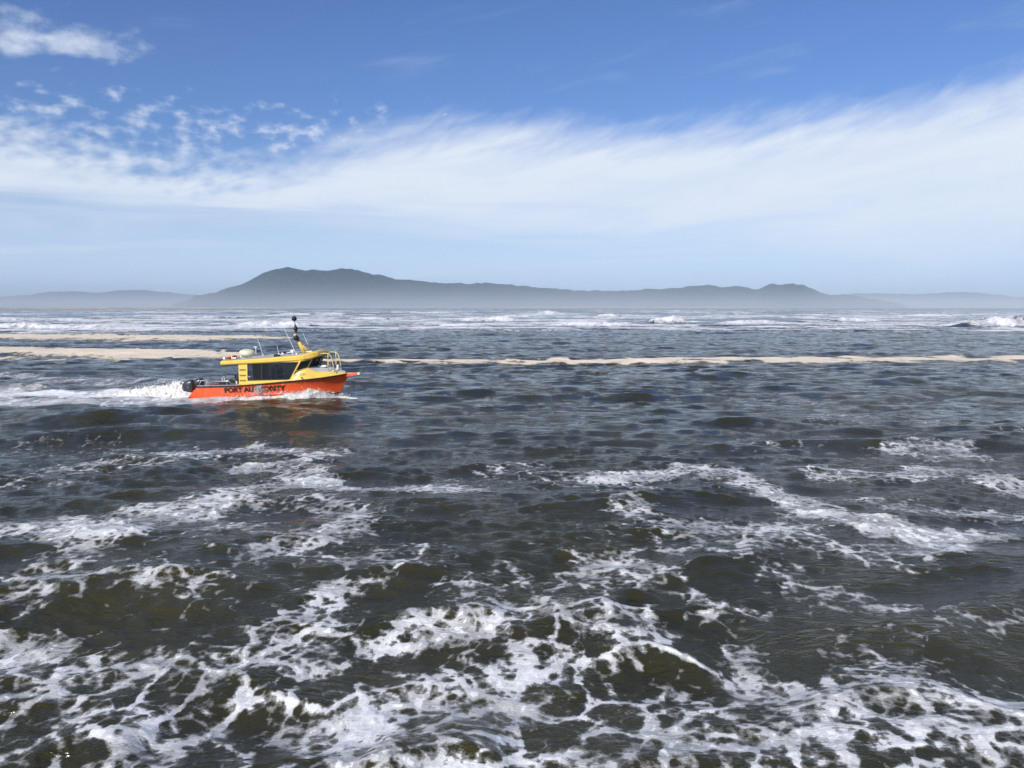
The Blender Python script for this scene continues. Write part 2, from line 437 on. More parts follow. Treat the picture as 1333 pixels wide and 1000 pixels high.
# foam trails drifting on the near and middle water
STROKES = [
    # left: the broad trail and its branches
    (0.80, 1.3, [(-40, 700), (60, 690), (130, 700), (220, 672), (310, 650), (380, 628)]),
    (0.95, 0.8, [(95, 690), (165, 705)]),
    (0.80, 1.0, [(330, 640), (400, 625), (450, 640), (540, 632), (600, 640)]),
    (0.78, 1.2, [(320, 608), (370, 600), (400, 628)]),
    (0.85, 1.8, [(240, 585), (320, 582), (395, 588)]),
    (0.62, 1.3, [(110, 606), (200, 602)]),
    (0.45, 3.0, [(0, 580), (90, 575), (180, 590)]),
    (0.50, 1.6, [(0, 628), (60, 620), (140, 600)]),
    (0.72, 0.9, [(330, 730), (400, 710), (450, 695)]),
    (0.60, 0.9, [(40, 760), (80, 740), (130, 715)]),
    (0.68, 1.0, [(-20, 800), (60, 765), (170, 762), (260, 770)]),
    (0.80, 0.8, [(360, 830), (400, 800), (440, 775), (400, 850)]),
    (0.62, 0.9, [(360, 660), (420, 655), (450, 690)]),
    (0.55, 0.7, [(240, 700), (300, 690), (360, 700)]),
    (0.80, 1.1, [(490, 640), (590, 634)]),
    # middle and right
    (0.50, 1.6, [(660, 612), (760, 620), (830, 628)]),
    (0.88, 1.2, [(790, 622), (850, 612), (895, 606)]),
    (0.75, 1.1, [(895, 606), (950, 625), (1000, 640), (1060, 668)]),
    (0.92, 1.0, [(1040, 668), (1090, 680), (1160, 692)]),
    (0.95, 0.95, [(1205, 700), (1290, 698)]),
    (0.85, 0.6, [(1210, 705), (1250, 716)]),
    (0.72, 1.4, [(1180, 592), (1220, 580), (1260, 590)]),
    (0.70, 1.4, [(1100, 618), (1170, 622), (1240, 612), (1330, 632)]),
    (0.62, 1.0, [(1150, 655), (1230, 662), (1333, 668)]),
    (0.68, 1.0, [(890, 690), (960, 690), (1040, 690)]),
    (0.58, 0.9, [(890, 720), (960, 728), (1010, 715)]),
    (0.56, 0.9, [(1080, 720), (1150, 732), (1200, 722)]),
    (0.62, 0.9, [(750, 765), (800, 745), (850, 750)]),
    (0.60, 0.9, [(820, 660), (860, 680), (890, 700)]),
    (0.55, 0.7, [(600, 770), (660, 755), (710, 762)]),
    (0.50, 0.9, [(450, 735), (520, 742), (560, 730)]),
    (0.66, 0.5, [(925, 775), (950, 800), (985, 790)]),
    (0.62, 0.45, [(955, 800), (950, 830), (935, 855), (960, 870)]),
    (0.45, 0.8, [(990, 740), (1070, 765), (1150, 780)]),
    (0.50, 1.0, [(1200, 800), (1290, 808)]),
    (0.55, 2.2, [(965, 520), (1065, 522)]),
    (0.50, 2.4, [(1060, 548), (1130, 545), (1230, 552)]),
    (0.42, 2.4, [(1180, 540), (1333, 560)]),
    (0.52, 2.6, [(560, 482), (660, 486), (760, 484), (840, 490)]),
    (0.42, 2.5, [(820, 497), (930, 500), (1000, 495)]),
    # foreground wash
    (0.78, 0.7, [(0, 830), (60, 850), (150, 860), (200, 850)]),
    (0.70, 0.8, [(0, 940), (80, 920), (160, 900), (250, 930)]),
    (0.72, 0.8, [(130, 880), (240, 850), (330, 850)]),
    (0.62, 1.2, [(0, 900), (200, 900), (400, 930)]),
    (0.66, 1.2, [(60, 990), (250, 985), (430, 960)]),
    (0.85, 0.6, [(490, 825), (560, 805), (640, 815)]),
    (0.75, 0.8, [(620, 800), (720, 795), (810, 805)]),
    (0.88, 0.6, [(430, 925), (520, 890), (640, 862), (760, 855)]),
    (0.74, 0.9, [(460, 930), (600, 910), (760, 890)]),
    (0.72, 0.9, [(580, 870), (720, 850), (800, 830)]),
    (0.80, 0.7, [(540, 955), (640, 965), (760, 970), (860, 960)]),
    (0.92, 0.5, [(450, 985), (560, 975), (640, 990)]),
    (0.72, 0.8, [(760, 920), (860, 910), (930, 890)]),
    (0.72, 0.5, [(900, 880), (960, 890), (1010, 870)]),
    (0.80, 0.8, [(940, 940), (1020, 920), (1100, 910)]),
    (0.85, 0.8, [(1030, 900), (1120, 890), (1220, 895), (1280, 905)]),
    (0.88, 0.9, [(1060, 940), (1160, 945), (1260, 950), (1340, 960)]),
    (0.72, 1.0, [(900, 985), (1060, 985), (1200, 985), (1340, 990)]),
    (0.62, 1.6, [(-60, 1010), (300, 1020), (666, 1020), (1000, 1020), (1400, 1010)]),
]
for s, hw, pp in STROKES: stroke(s - (0.11 if pp[0][1] > 795 else 0.02), hw * 1.2, pp)

# crests raised in the foreground, foaming along the top
CRESTS = [
    (0.24, [(300, 885), (420, 905), (540, 868), (660, 852), (780, 850)]),
    (0.28, [(780, 855), (830, 838), (885, 842), (930, 858)]),
    (0.26, [(480, 815), (560, 792), (660, 800)]),
    (0.22, [(700, 812), (760, 800), (830, 805)]),
    (0.30, [(1030, 905), (1110, 880), (1200, 885), (1270, 900)]),
    (0.36, [(480, 970), (580, 945), (650, 965)]),
    (0.24, [(60, 940), (130, 920), (210, 935)]),
    (0.24, [(90, 700), (200, 708)]),
    (0.13, [(480, 668), (620, 664), (760, 668)]),
    (0.16, [(930, 830), (1100, 815), (1300, 835)]),
    (0.13, [(180, 800), (300, 790), (420, 800)]),
    (0.18, [(870, 620), (960, 628), (1060, 650)]),
    (0.14, [(1100, 750), (1250, 735), (1340, 745)]),
    (0.34, [(20, 540), (90, 545), (130, 548)]),
    (0.32, [(250, 548), (360, 540), (470, 548)]),
]
for h, pix in CRESTS:
    P = np.array([ground(*q) for q in pix])
    P = P[np.argsort(P[:, 0])]
    rmid = float(np.mean(np.hypot(P[:, 0], P[:, 1])))
    wf = 0.38 * rmid / 11; wb = 0.85 * rmid / 11
    i0, i1 = np.searchsorted(rad_, [rmid * 0.7, rmid * 1.4])
    xx, yy = wx[i0:i1], wy[i0:i1]
    yc = np.interp(xx, P[:, 0], P[:, 1])
    L = P[-1, 0] - P[0, 0]
    env = sm(P[0, 0] - 0.12 * L, P[0, 0] + 0.25 * L, xx) * (1 - sm(P[-1, 0] - 0.25 * L, P[-1, 0] + 0.12 * L, xx))
    s = yy - yc
    prof = np.where(s < 0, np.exp(-(s / wf) ** 2), np.exp(-(s / wb) ** 2))
    BUMP[i0:i1] += 0.50 * h * env * prof
    if rmid < 13.5:
        ridge = np.exp(-((s + 0.05) / (0.10 * rmid / 11)) ** 2)
        COV[i0:i1] = np.maximum(COV[i0:i1], env * 0.92 * ridge)

# ---- surf on the bar: breaking waves far out
BREAKERS = [
    (1236, 1420, 426, 15, 0.7), (842, 908, 421, 10, 0.9), (585, 705, 418, 6, 0.8), (280, 425, 426, 8, 0.85),
    (-120, 190, 429, 8, 0.95), (1085, 1165, 419, 6, 0.8), (690, 742, 410, 5, 0.9), (770, 812, 413, 5, 0.9),
    (905, 1060, 422, 4, 0.9), (420, 560, 416, 4, 0.6), (-120, 120, 418, 5, 0.9), (195, 340, 415, 5, 0.8),
    (1000, 1090, 414, 3, 0.8), (560, 640, 425, 4, 0.4), (350, 470, 410, 3, 0.8), (480, 600, 408, 3, 0.7),
    (1160, 1260, 412, 3, 0.6), (700, 850, 425, 5, 0.25), (640, 700, 413, 4, 0.8), (930, 1000, 409, 3, 0.7),
]
for u0, u1, vb, hp, fr in BREAKERS:
    q0, q1 = ground(u0, vb), ground(u1, vb)
    yb = q0[1]; h = hp * yb / FPX
    i0, i1 = np.searchsorted(rad_, [yb * 0.85, yb * 1.6])
    xx = X0[i0:i1]; L = q1[0] - q0[0]
    wob = 0.05 * yb * fbm(xx * 6.0 / yb + vb, np.full_like(xx, 0.3), 3)
    s = Y0[i0:i1] - yb - wob - 2.2 * h
    env = sm(q0[0], q0[0] + 0.3 * L, xx) * (1 - sm(q1[0] - 0.35 * L, q1[0], xx))
    env = env * np.clip(0.70 + 0.95 * fbm(xx * 16.0 / yb, np.full_like(xx, vb * 1.7), 5, 0.6), 0.05, 1.3)
    prof = np.where(s < 0, np.exp(-(s / (1.6 * h + 0.006 * yb)) ** 2), np.exp(-(s / (5.0 * h)) ** 2))
    BUMP[i0:i1] += h * env * prof
    lump = fbm(xx * 0.7, Y0[i0:i1] * 0.45, 4)
    fm = sm(0.30 * (1.1 - fr), 0.55, env) * np.where(s < 0, np.exp(-(s / (2.0 * h + 0.022 * yb)) ** 2), np.exp(-(s / (2.2 * h)) ** 2))
    if u1 > 1380:                                   # the big one: its right shoulder is still unbroken
        fm = fm * (1 - 0.7 * sm(q0[0] + 0.38 * L, q0[0] + 0.62 * L, xx) * (s < 0.6 * h))
    COV[i0:i1] = np.maximum(COV[i0:i1], np.clip(fm * 1.3, 0, 1.15))
    BUMP[i0:i1] += 0.30 * h * np.clip(fm, 0, 1) * lump
# torn whitecaps and old foam sheets out to the bar
f0 = int(np.searchsorted(rad_, 120)); xf, yf, rf = X0[f0:], np.maximum(Y0[f0:], 5.0), RR[f0:]
ly = np.log(yf)
zone = sm(150, 225, rf) * (1 - sm(1100, 3500, rf))
clump = fbm(xf * 0.006 + 3, ly * 3.0, 3)
s1 = fbm(xf * 0.020 + 40, ly * 17, 5, 0.6); s2 = fbm(xf * 0.055, ly * 42 + 9, 4, 0.6)
caps = sm(-0.04, 0.18, s1 + 0.55 * s2 + 0.38 * clump + 0.05)
COV[f0:] = np.maximum(COV[f0:], zone * caps * 1.12)
BUMP[f0:] += zone * caps * (0.18 + 0.35 * np.clip(s1, 0, 1))
zone2 = sm(120, 150, rf) * (1 - sm(190, 260, rf))
COV[f0:] = np.maximum(COV[f0:], zone2 * sm(0.25, 0.5, s1 + 0.5 * s2) * 0.6)
for k in range(70):
    v = 428 + 70 * rng.uniform() ** 1.3; u = rng.uniform(-100, 1430)
    r_ = ground(u, v)[1]
    stroke(rng.uniform(0.25, 0.5), r_ * 0.012, [(u - 30, v), (u + 30, v + rng.uniform(-1.5, 1.5))])

# ---- wake of the boat (world track)
WAKE_Y = 42.4 * 1.2
wk = [(-60, 512), (60, 514), (140, 516), (200, 515), (250, 514)]
stroke(1.3, 3.2, wk); stroke(1.2, 4.6, [(-60, 511), (60, 512), (130, 514)]); stroke(1.0, 2.4, [(-60, 528), (60, 527), (160, 527), (240, 522)])
stroke(0.66, 4.5, [(-60, 490), (60, 492), (150, 498), (235, 500)])
stroke(0.9, 1.2, [(100, 525), (180, 522), (240, 520), (300, 520)])

# ---- lace pattern
near = int(np.searchsorted(rad_, 75))
LACE = np.zeros_like(X0)
xs, ys = X0[:near], Y0[:near]
wrx = xs + 0.42 * fbm(xs * 0.9, ys * 0.9, 4) ; wry = ys + 0.42 * fbm(xs * 0.9 + 31, ys * 0.9 + 7, 4)
rw = np.clip(RR[:near] / 12, 0.8, 4)
e1 = worley_edge(wrx * 1.15, wry * 0.95); e2 = worley_edge(wrx * 2.7 + 5, wry * 2.2); e3 = worley_edge(wrx * 6.5, wry * 5.2 + 3)
l1 = 1 - sm(0.01, 0.27, e1); l2 = 1 - sm(0.01, 0.32, e2); l3 = 1 - sm(0.02, 0.45, e3)
LACE[:near] = np.clip(0.62 * l1 + 0.42 * l2 + 0.22 * l3 * (0.4 + l1), 0, 1.1)
far_l = 0.5 + 0.9 * (fbm(X0 * 0.8, Y0 * 0.28, 4) * (1 - sm(110, 260, RR)) + 1.2 * fbm(X0 * 0.16, Y0 * 0.035, 5, 0.6) * sm(110, 260, RR))
blend = sm(30, 70, RR)
LACE = LACE * (1 - blend) + far_l * blend
PATCH = fbm(X0 * 0.55 + 3, Y0 * 0.45, 4); STREAK = fbm(X0 * 2.2, Y0 * 5.5, 3)
PATCH2 = fbm(X0 * 0.18 + 11, Y0 * 0.14, 3)
bgc = 0.10 + 0.22 * sm(0.0, 0.5, PATCH2)
crestf = sm(0.62, 0.25, J) if False else sm(0.0, 1.0, (0.55 - J) / 0.3)
COVt = np.maximum(COV, bgc * (1 - sm(90, 300, RR) * 0.6)) + 0.10 * crestf * (RR < 60)
wl = 0.52 - 0.16 * sm(11.5, 17, RR)
FOAM = COVt * 0.92 + wl * (LACE - 0.55) + 0.34 * PATCH + (0.12 + 0.12 * sm(11.5, 17, RR)) * STREAK
FOAM = np.where(COVt < 0.12, FOAM - 0.1, FOAM)
thk = sm(0.55, 0.95, FOAM)
lumps = fbm(X0 * 3.2, Y0 * 3.2, 3)
Z = DZ + BUMP + thk * (0.012 + 0.022 * lumps) * np.clip(RR / 12, 1, 2.5) * (RR < 200)
XW = X0 + DX; YW = Y0 + DY
# the sheet stays calm under the boat's hull
sea = mesh_np('sea', np.stack([XW, YW, Z], -1), grid_quads(NRr, NC), M_SEA)
attr(sea, 'foam', FOAM); attr(sea, 'reach', np.clip(RR / 500, 0, 1))
tag(sea, 'choppy dark olive sea with lacy white foam and distant surf', 'sea', kind='structure')

# ---- thick beige foam lines: ragged sheets riding on the same waves
def foam_band(name, label, paths, thick, cutoff=0.5, rag=0.34):
    field = np.zeros_like(X0)
    for strength, hw, pix in paths: stroke(strength, hw, pix, field)
    n = fbm(X0 * 0.22, Y0 * 0.10, 4); n2 = fbm(X0 * 1.5, Y0 * 0.7, 4)
    fld = field + 0.42 * n * (field > 0) + rag * n2 * (field > 0) - cutoff
    use = fld > -0.12
    use &= (np.abs(phi)[None, :] < R(42))
    ii, jj = np.nonzero(use[:-1, :-1] | use[1:, :-1] | use[:-1, 1:] | use[1:, 1:])
    a = ii * NC + jj
    Q = np.stack([a, a + 1, a + NC + 1, a + NC], 1)
    uq, inv = np.unique(Q, return_inverse=True)
    z = Z.ravel()[uq] + np.clip(fld.ravel()[uq] * 3.0, -1, 1) * thick
    o = mesh_np(name, np.stack([XW.ravel()[uq], YW.ravel()[uq], z], -1), inv.reshape(-1, 4), M_SCUM)
    attr(o, 'cover', fld.ravel()[uq])
    return tag(o, label, 'foam', kind='stuff')
foam_band('foam_line', 'long thin beige foam line stretching from the boat to the right edge',
          [(0.95, 4.6, [(425, 471), (520, 470.5), (640, 471.5), (760, 471), (900, 469), (1050, 469), (1200, 467.5), (1420, 467)])], 0.07, 0.44, 0.16)
foam_band('foam_line', 'upper beige foam band at the left, nearest the surf',
          [(0.95, 16.0, [(-150, 438), (60, 438), (180, 439), (270, 440)]), (0.8, 7.0, [(270, 440), (345, 440)])], 0.09, 0.40)
foam_band('foam_line', 'lower beige foam band at the left, ending behind the boat',
          [(0.95, 9.0, [(-150, 456), (60, 457), (170, 460), (250, 462)]), (0.8, 5.0, [(250, 462), (305, 465)]), (0.52, 7.0, [(-100, 466), (60, 468), (140, 468)])], 0.08, 0.42)

# ------------------------------------------------------------------ land
M_FOREST, N, p, out = new_mat('forested_slope')
g = N.new('ShaderNodeNewGeometry')
n = N.noise(g.outputs['Position'], 0.004, 8.0, 0.62); n2 = N.noise(g.outputs['Position'], 0.03, 5.0, 0.6)
N.l.new(N.mix(N.sstep(0.38, 0.66, N.m('MULTIPLY', N.m('ADD', n, n2), 0.5)), (0.012, 0.021, 0.020, 1), (0.028, 0.040, 0.036, 1)), p.inputs['Base Color'])
p.inputs['Roughness'].default_value = 0.95; p.inputs['Specular IOR Level'].default_value = 0.1
M_SAND = simple('beach_sand', (0.55, 0.46, 0.33), 0.9, var=0.06, scale=0.02, spec=0.2)

def ridge(name, prof, r0, r1, r2, label, nr=90, nc=620, rough=1.0, seed=0.0):
    """Forested range: its crest follows the profile at distance r1, spurs run down to the shore at r0."""
    u = np.array([q[0] for q in prof]); v = np.array([q[1] for q in prof])
    az = np.arctan2((u - 666.5) / FPX, math.cos(PITCH) - (v - 500) / FPX * math.sin(PITCH))
    te = np.array([ray(a, b)[2] / np.hypot(ray(a, b)[0], ray(a, b)[1]) for a, b in prof])
    A = np.linspace(az[0], az[-1], nc)
    H = CAM_H + r1 * np.interp(A, az, te)
    kk = np.hanning(5); kk /= kk.sum()
    H = np.convolve(np.pad(H, 2, mode='edge'), kk, 'valid')
    t = np.concatenate([np.linspace(0, 1, nr), np.linspace(1.04, 1.6, 14)])
    rr = np.where(t <= 1, r0 + (r1 - r0) * t, r1 + (r2 - r1) * (t - 1) / 0.6)
    Rg = rr[:, None] * np.ones((1, nc)); Ag = np.ones((len(t), 1)) * A[None, :]
    x = Rg * np.sin(Ag); y = Rg * np.cos(Ag)
    tt = t[:, None]
    f = np.where(tt <= 1, sm(-0.25, 1.05, tt) ** 1.3, 1 - sm(1.0, 1.7, tt))
    f = f / f[nr - 1]
    spur = np.abs(fbm(x / 900 + seed, y / 1500, 5)) * 1.6
    fine_ = fbm(x / 160, y / 160, 3)
    z = H[None, :] * f * (1 - 0.42 * spur * np.sin(np.pi * np.clip(tt, 0, 1)) ) + (fine_ * 26 + 52 * fbm(x / 420 + 5, y / 900, 4, 0.6)) * rough * np.clip(tt, 0, 1)
    z = np.maximum(z, -2.0)
    o = mesh_np(name, np.stack([x, y, z], -1), grid_quads(len(t), nc), M_FOREST)
    return tag(o, label, 'hill', kind='structure')

MAIN = [(225, 398), (255, 387), (280, 381), (300, 374.5), (320, 367), (340, 358.5), (360, 351.5), (378, 349), (400, 350.5), (425, 352.5),
        (445, 350.5), (460, 351.5), (480, 356), (500, 359), (520, 364), (545, 365), (560, 367), (580, 370), (605, 370.5), (630, 368.5), (650, 371),
        (680, 373), (710, 374.5), (745, 377), (780, 379), (800, 379.5), (830, 378), (860, 379), (885, 375.5), (905, 372), (925, 374), (940, 376),
        (960, 374.5), (985, 377.5), (1000, 371.5), (1015, 368.5), (1030, 368), (1045, 372), (1060, 379), (1075, 383), (1100, 387), (1140, 392), (1180, 399)]
LEFT = [(-260, 384), (-120, 386), (0, 386.5), (40, 383), (60, 381), (90, 379.5), (120, 381.5), (150, 379.5), (185, 377.5), (210, 380.5), (250, 384), (320, 383), (420, 390)]
RIGHT = [(1000, 392), (1075, 385), (1110, 383), (1150, 382), (1165, 384), (1200, 383), (1235, 381), (1260, 381.5), (1290, 384), (1310, 385), (1333, 388), (1400, 384), (1550, 388)]
ridge('hill', MAIN, 6200, 8600, 11000, 'long dark forested mountain range with a broad twin summit')
ridge('hill', LEFT, 15000, 17500, 19500, 'faint low line of hills at the far left', seed=4.0)
ridge('hill', RIGHT, 15500, 18000, 20000, 'faint low line of hills at the far right', seed=8.0)

def shore(u0, u1, r, depth, h, label, seed):
    a0, a1 = math.atan((u0 - 666.5) / FPX), math.atan((u1 - 666.5) / FPX)
    nc, nr = 360, 16
    A = np.linspace(a0, a1, nc)[None, :]; t = np.linspace(0, 1, nr)[:, None]
    d = (r + depth * t) * np.ones_like(A) + 120 * fbm(A * 20 + seed, np.full_like(A, seed), 3)
    x = d * np.sin(A); y = d * np.cos(A)
    taper = sm(0, 0.12, (A - a0) / (a1 - a0)) * (1 - sm(0.85, 1.0, (A - a0) / (a1 - a0)))
    z = -0.6 + (h * np.sin(np.pi * np.clip(t * 1.25, 0, 1)) ** 0.7 * (0.75 + 0.6 * fbm(x / 90, y / 90, 4)) + 0.8) * taper
    o = mesh_np('beach', np.stack([x, y, z], -1), grid_quads(nr, nc), M_SAND)
    return tag(o, label, 'beach', kind='structure')
shore(-300, 420, 3300, 260, 6.5, 'pale sandy beach under the mist at the left', 1.0)
shore(640, 1010, 4300, 200, 6.0, 'thin pale strip of beach below the dark hills', 5.0)

# ------------------------------------------------------------------ air
def vol_box(name, x0, x1, y0, y1, z0, z1):
    V = [(x, y, z) for z in (z0, z1) for y in (y0, y1) for x in (x0, x1)]
    Fc = [(0, 2, 3, 1), (4, 5, 7, 6), (0, 1, 5, 4), (2, 6, 7, 3), (0, 4, 6, 2), (1, 3, 7, 5)]
    m = bpy.data.materials.new(name); m.use_nodes = True
    N = Nodes(m.node_tree); N.n.clear()
    out = N.new('ShaderNodeOutputMaterial'); pv = N.new('ShaderNodeVolumePrincipled')
    N.l.new(pv.outputs[0], out.inputs['Volume'])
    o = mesh_np(name, V, Fc, m, smooth=False)
    return o, N, pv
hz_o, N, pv = vol_box('haze', -23000, 23000, -3000, 21000, -4, 500)
pv.inputs['Color'].default_value = (0.55, 0.77, 1.0, 1); pv.inputs['Density'].default_value = 4.5e-5; pv.inputs['Anisotropy'].default_value = -0.18
tag(hz_o, 'thin blue haze over the sea and hills', 'haze', kind='stuff')
ms_o, N, pv = vol_box('sea_mist', -9000, 9000, 2600, 14500, -2, 300)
pv.inputs['Color'].default_value = (0.88, 0.94, 1.0, 1); pv.inputs['Anisotropy'].default_value = -0.15
g = N.new('ShaderNodeNewGeometry'); sp_ = N.new('ShaderNodeSeparateXYZ'); N.l.new(g.outputs['Position'], sp_.inputs[0])
dn = N.m('MULTIPLY', N.m('POWER', 2.718, N.m('DIVIDE', sp_.outputs[2], -60.0)), 5.2e-4)
N.l.new(dn, pv.inputs['Density'])
tag(ms_o, 'low pale sea mist lying along the shore', 'mist', kind='stuff')
# ------------------------------------------------------------------ pilot boat
# built in boat units (x forward, y to port, z up); the root scales one unit to 1.2 m
BS = 1.2
boat = bpy.data.objects.new('pilot_boat', None); col.objects.link(boat)
boat.location = (-19.97, 51.01, 0.02)
boat.rotation_euler = (0, R(-2.0), R(-7.0)); boat.scale = (BS,) * 3
tag(boat, 'orange and yellow port authority boat speeding to the right', 'boat')
bpy.context.view_layer.update()
BM = boat.matrix_world.copy()

M_ORANGE = simple('orange_paint', (0.90, 0.115, 0.028), 0.33, var=0.06, scale=3.0, coat=0.25, streak=0.30)
M_YELLOW = simple('yellow_paint', (0.88, 0.585, 0.095), 0.35, var=0.05, scale=3.0, coat=0.25, streak=0.22)
M_PALE = simple('pale_yellow_rail', (0.86, 0.70, 0.30), 0.4, var=0.05)
M_BLACK = simple('black_rubber', (0.014, 0.014, 0.016), 0.55, var=0.15, scale=8)
M_BLACKP = simple('black_letters', (0.022, 0.014, 0.012), 0.5, var=0.1)
M_BOTTOM = simple('dark_antifouling', (0.028, 0.024, 0.024), 0.6, var=0.2)
M_GREY = simple('grey_nonslip_deck', (0.50, 0.51, 0.52), 0.75, var=0.1, scale=9, bump=0.3)
M_WHITE = simple('white_fittings', (0.78, 0.78, 0.76), 0.4, var=0.05)
M_CREAM = simple('cream_radome', (0.78, 0.72, 0.50), 0.4, var=0.05)
M_ALLOY = simple('bare_aluminium', (0.62, 0.63, 0.64), 0.35, metal=0.85, var=0.1)
M_ENGINE = simple('outboard_cowl', (0.030, 0.038, 0.042), 0.3, var=0.15, coat=0.3)
M_DARKIN = simple('dark_interior', (0.035, 0.036, 0.04), 0.7, var=0.2)
M_GREYIN = simple('grey_upholstery', (0.11, 0.12, 0.13), 0.7, var=0.2)
M_RED = simple('orange_lifering', (0.75, 0.11, 0.03), 0.55, var=0.08)
M_FADED = simple('faded_letters', (0.42, 0.25, 0.035), 0.5, var=0.1)
M_REDLET = simple('dull_red_letters', (0.36, 0.035, 0.01), 0.5, var=0.1)
M_SKIN = simple('skin', (0.50, 0.28, 0.19), 0.55, var=0.06)
M_CLOTH = simple('navy_jacket', (0.030, 0.036, 0.06), 0.85, var=0.15)
M_HAIR = simple('dark_hair', (0.03, 0.02, 0.015), 0.7, var=0.1)
M_GLASS, N, p, out = new_mat('tinted_glass')
p.inputs['Base Color'].default_value = (0.010, 0.013, 0.014, 1); p.inputs['Roughness'].default_value = 0.03
gn = N.noise(N.new('ShaderNodeTexCoord').outputs['Object'], 2.0, 2.0, 0.5)
N.l.new(N.m('ADD', 0.34, N.m('MULTIPLY', gn, 0.2)), p.inputs['Alpha'])

def part(name, V, Fs, mat, parent=boat, smooth=False, bevel=0.0, sub=0):
    me = bpy.data.meshes.new(name); me.from_pydata([tuple(map(float, q)) for q in V], [], [tuple(map(int, q)) for q in Fs])
    me.validate(); me.materials.append(mat)
    bm = bmesh.new(); bm.from_mesh(me)
    bmesh.ops.remove_doubles(bm, verts=bm.verts, dist=1e-5)
    bmesh.ops.recalc_face_normals(bm, faces=bm.faces)
    bm.to_mesh(me); bm.free()
    me.polygons.foreach_set('use_smooth', np.full(len(me.polygons), smooth))
    o = bpy.data.objects.new(name, me); col.objects.link(o); o.parent = parent
    if bevel:
        b = o.modifiers.new('bevel', 'BEVEL'); b.width = bevel; b.segments = 2; b.limit_method = 'ANGLE'; b.angle_limit = R(40)
    if sub:
        s = o.modifiers.new('subdivision', 'SUBSURF'); s.levels = sub; s.render_levels = sub
    return o

def boxv(x0, x1, y0, y1, z0, z1):
    V = [(x, y, z) for z in (z0, z1) for y in (y0, y1) for x in (x0, x1)]
    return V, [(0, 2, 3, 1), (4, 5, 7, 6), (0, 1, 5, 4), (2, 6, 7, 3), (0, 4, 6, 2), (1, 3, 7, 5)]

def box(name, b, mat, parent=boat, bevel=0.01):
    V, Fs = boxv(*b); return part(name, V, Fs, mat, parent, bevel=bevel)

def tube_geo(path, r, n=8, cap=True):
    """Round bar along a polyline; r is a number or one radius for each point."""
    P = [mathutils.Vector(q) for q in path]; V = []; Fs = []
    rs = r if isinstance(r, (list, tuple)) else [r] * len(P)
    up = mathutils.Vector((0.31, 0.17, 0.93)).normalized()
    for i, q in enumerate(P):
        d = (P[min(i + 1, len(P) - 1)] - P[max(i - 1, 0)]).normalized()
        a = d.cross(up)
        if a.length < 0.05: a = d.cross(mathutils.Vector((1, 0, 0)))
        a.normalize(); b_ = d.cross(a)
        for k in range(n):
            t = 2 * math.pi * k / n
            V.append(q + rs[i] * (math.cos(t) * a + math.sin(t) * b_))
    for i in range(len(P) - 1):
        for k in range(n):
            Fs.append((i * n + k, i * n + (k + 1) % n, (i + 1) * n + (k + 1) % n, (i + 1) * n + k))
    if cap:
        Fs.append(tuple(range(n))[::-1]); Fs.append(tuple((len(P) - 1) * n + k for k in range(n)))
    return V, Fs

def tube(name, path, r, mat, parent=boat, n=8):
    V, Fs = tube_geo(path, r, n); return part(name, V, Fs, mat, parent, smooth=True)

def lathe_geo(prof, centre, axis=(0, 0, 1), n=16):
    """Revolve (radius, height) pairs round an axis through centre."""
    ax = mathutils.Vector(axis).normalized(); q = mathutils.Vector((0, 0, 1)).rotation_difference(ax)
    V = []; Fs = []
    for r_, h in prof:
        for k in range(n):
            t = 2 * math.pi * k / n
            V.append(mathutils.Vector(centre) + q @ mathutils.Vector((r_ * math.cos(t), r_ * math.sin(t), h)))
    for i in range(len(prof) - 1):
        for k in range(n):
            Fs.append((i * n + k, i * n + (k + 1) % n, (i + 1) * n + (k + 1) % n, (i + 1) * n + k))
    Fs.append(tuple(range(n))[::-1]); Fs.append(tuple((len(prof) - 1) * n + k for k in range(n)))
    return V, Fs

def lathe(name, prof, centre, mat, parent=boat, axis=(0, 0, 1), n=16, smooth=True):
    V, Fs = lathe_geo(prof, centre, axis, n); return part(name, V, Fs, mat, parent, smooth=smooth)

def ball_prof(r, k=9): return [(max(1e-3, r * math.sin(math.pi * i / k)), -r * math.cos(math.pi * i / k)) for i in range(k + 1)]

def catmull(P, n):
    P = np.array(P, float); Q = np.vstack([2 * P[0] - P[1], P, 2 * P[-1] - P[-2]])
    t = np.linspace(0, len(P) - 1 - 1e-9, n); i = t.astype(int); f = (t - i)[:, None]
    a, b, c, d = Q[i], Q[i + 1], Q[i + 2], Q[i + 3]
    return 0.5 * (2 * b + (c - a) * f + (2 * a - 5 * b + 4 * c - d) * f ** 2 + (3 * b - a - 3 * c + d) * f ** 3)

def panel(name, outer, holes, fmap, thick, mat, parent=boat, bevel=0.0):
    """Flat sheet with window openings, mapped into place and given a thickness."""
    bm = bmesh.new(); edges = []
    for loop in [outer] + holes:
        vv = [bm.verts.new((a, b, 0)) for a, b in loop]
        for i in range(len(vv)): edges.append(bm.edges.new((vv[i], vv[(i + 1) % len(vv)])))
    bmesh.ops.triangle_fill(bm, use_beauty=True, use_dissolve=False, edges=edges, normal=(0, 0, 1))
    for v in bm.verts: v.co = mathutils.Vector(fmap(v.co.x, v.co.y))
    bmesh.ops.recalc_face_normals(bm, faces=bm.faces)
    bmesh.ops.solidify(bm, geom=bm.faces[:], thickness=thick)
    me = bpy.data.meshes.new(name); bm.to_mesh(me); bm.free(); me.materials.append(mat)
    o = bpy.data.objects.new(name, me); col.objects.link(o); o.parent = parent
    return o

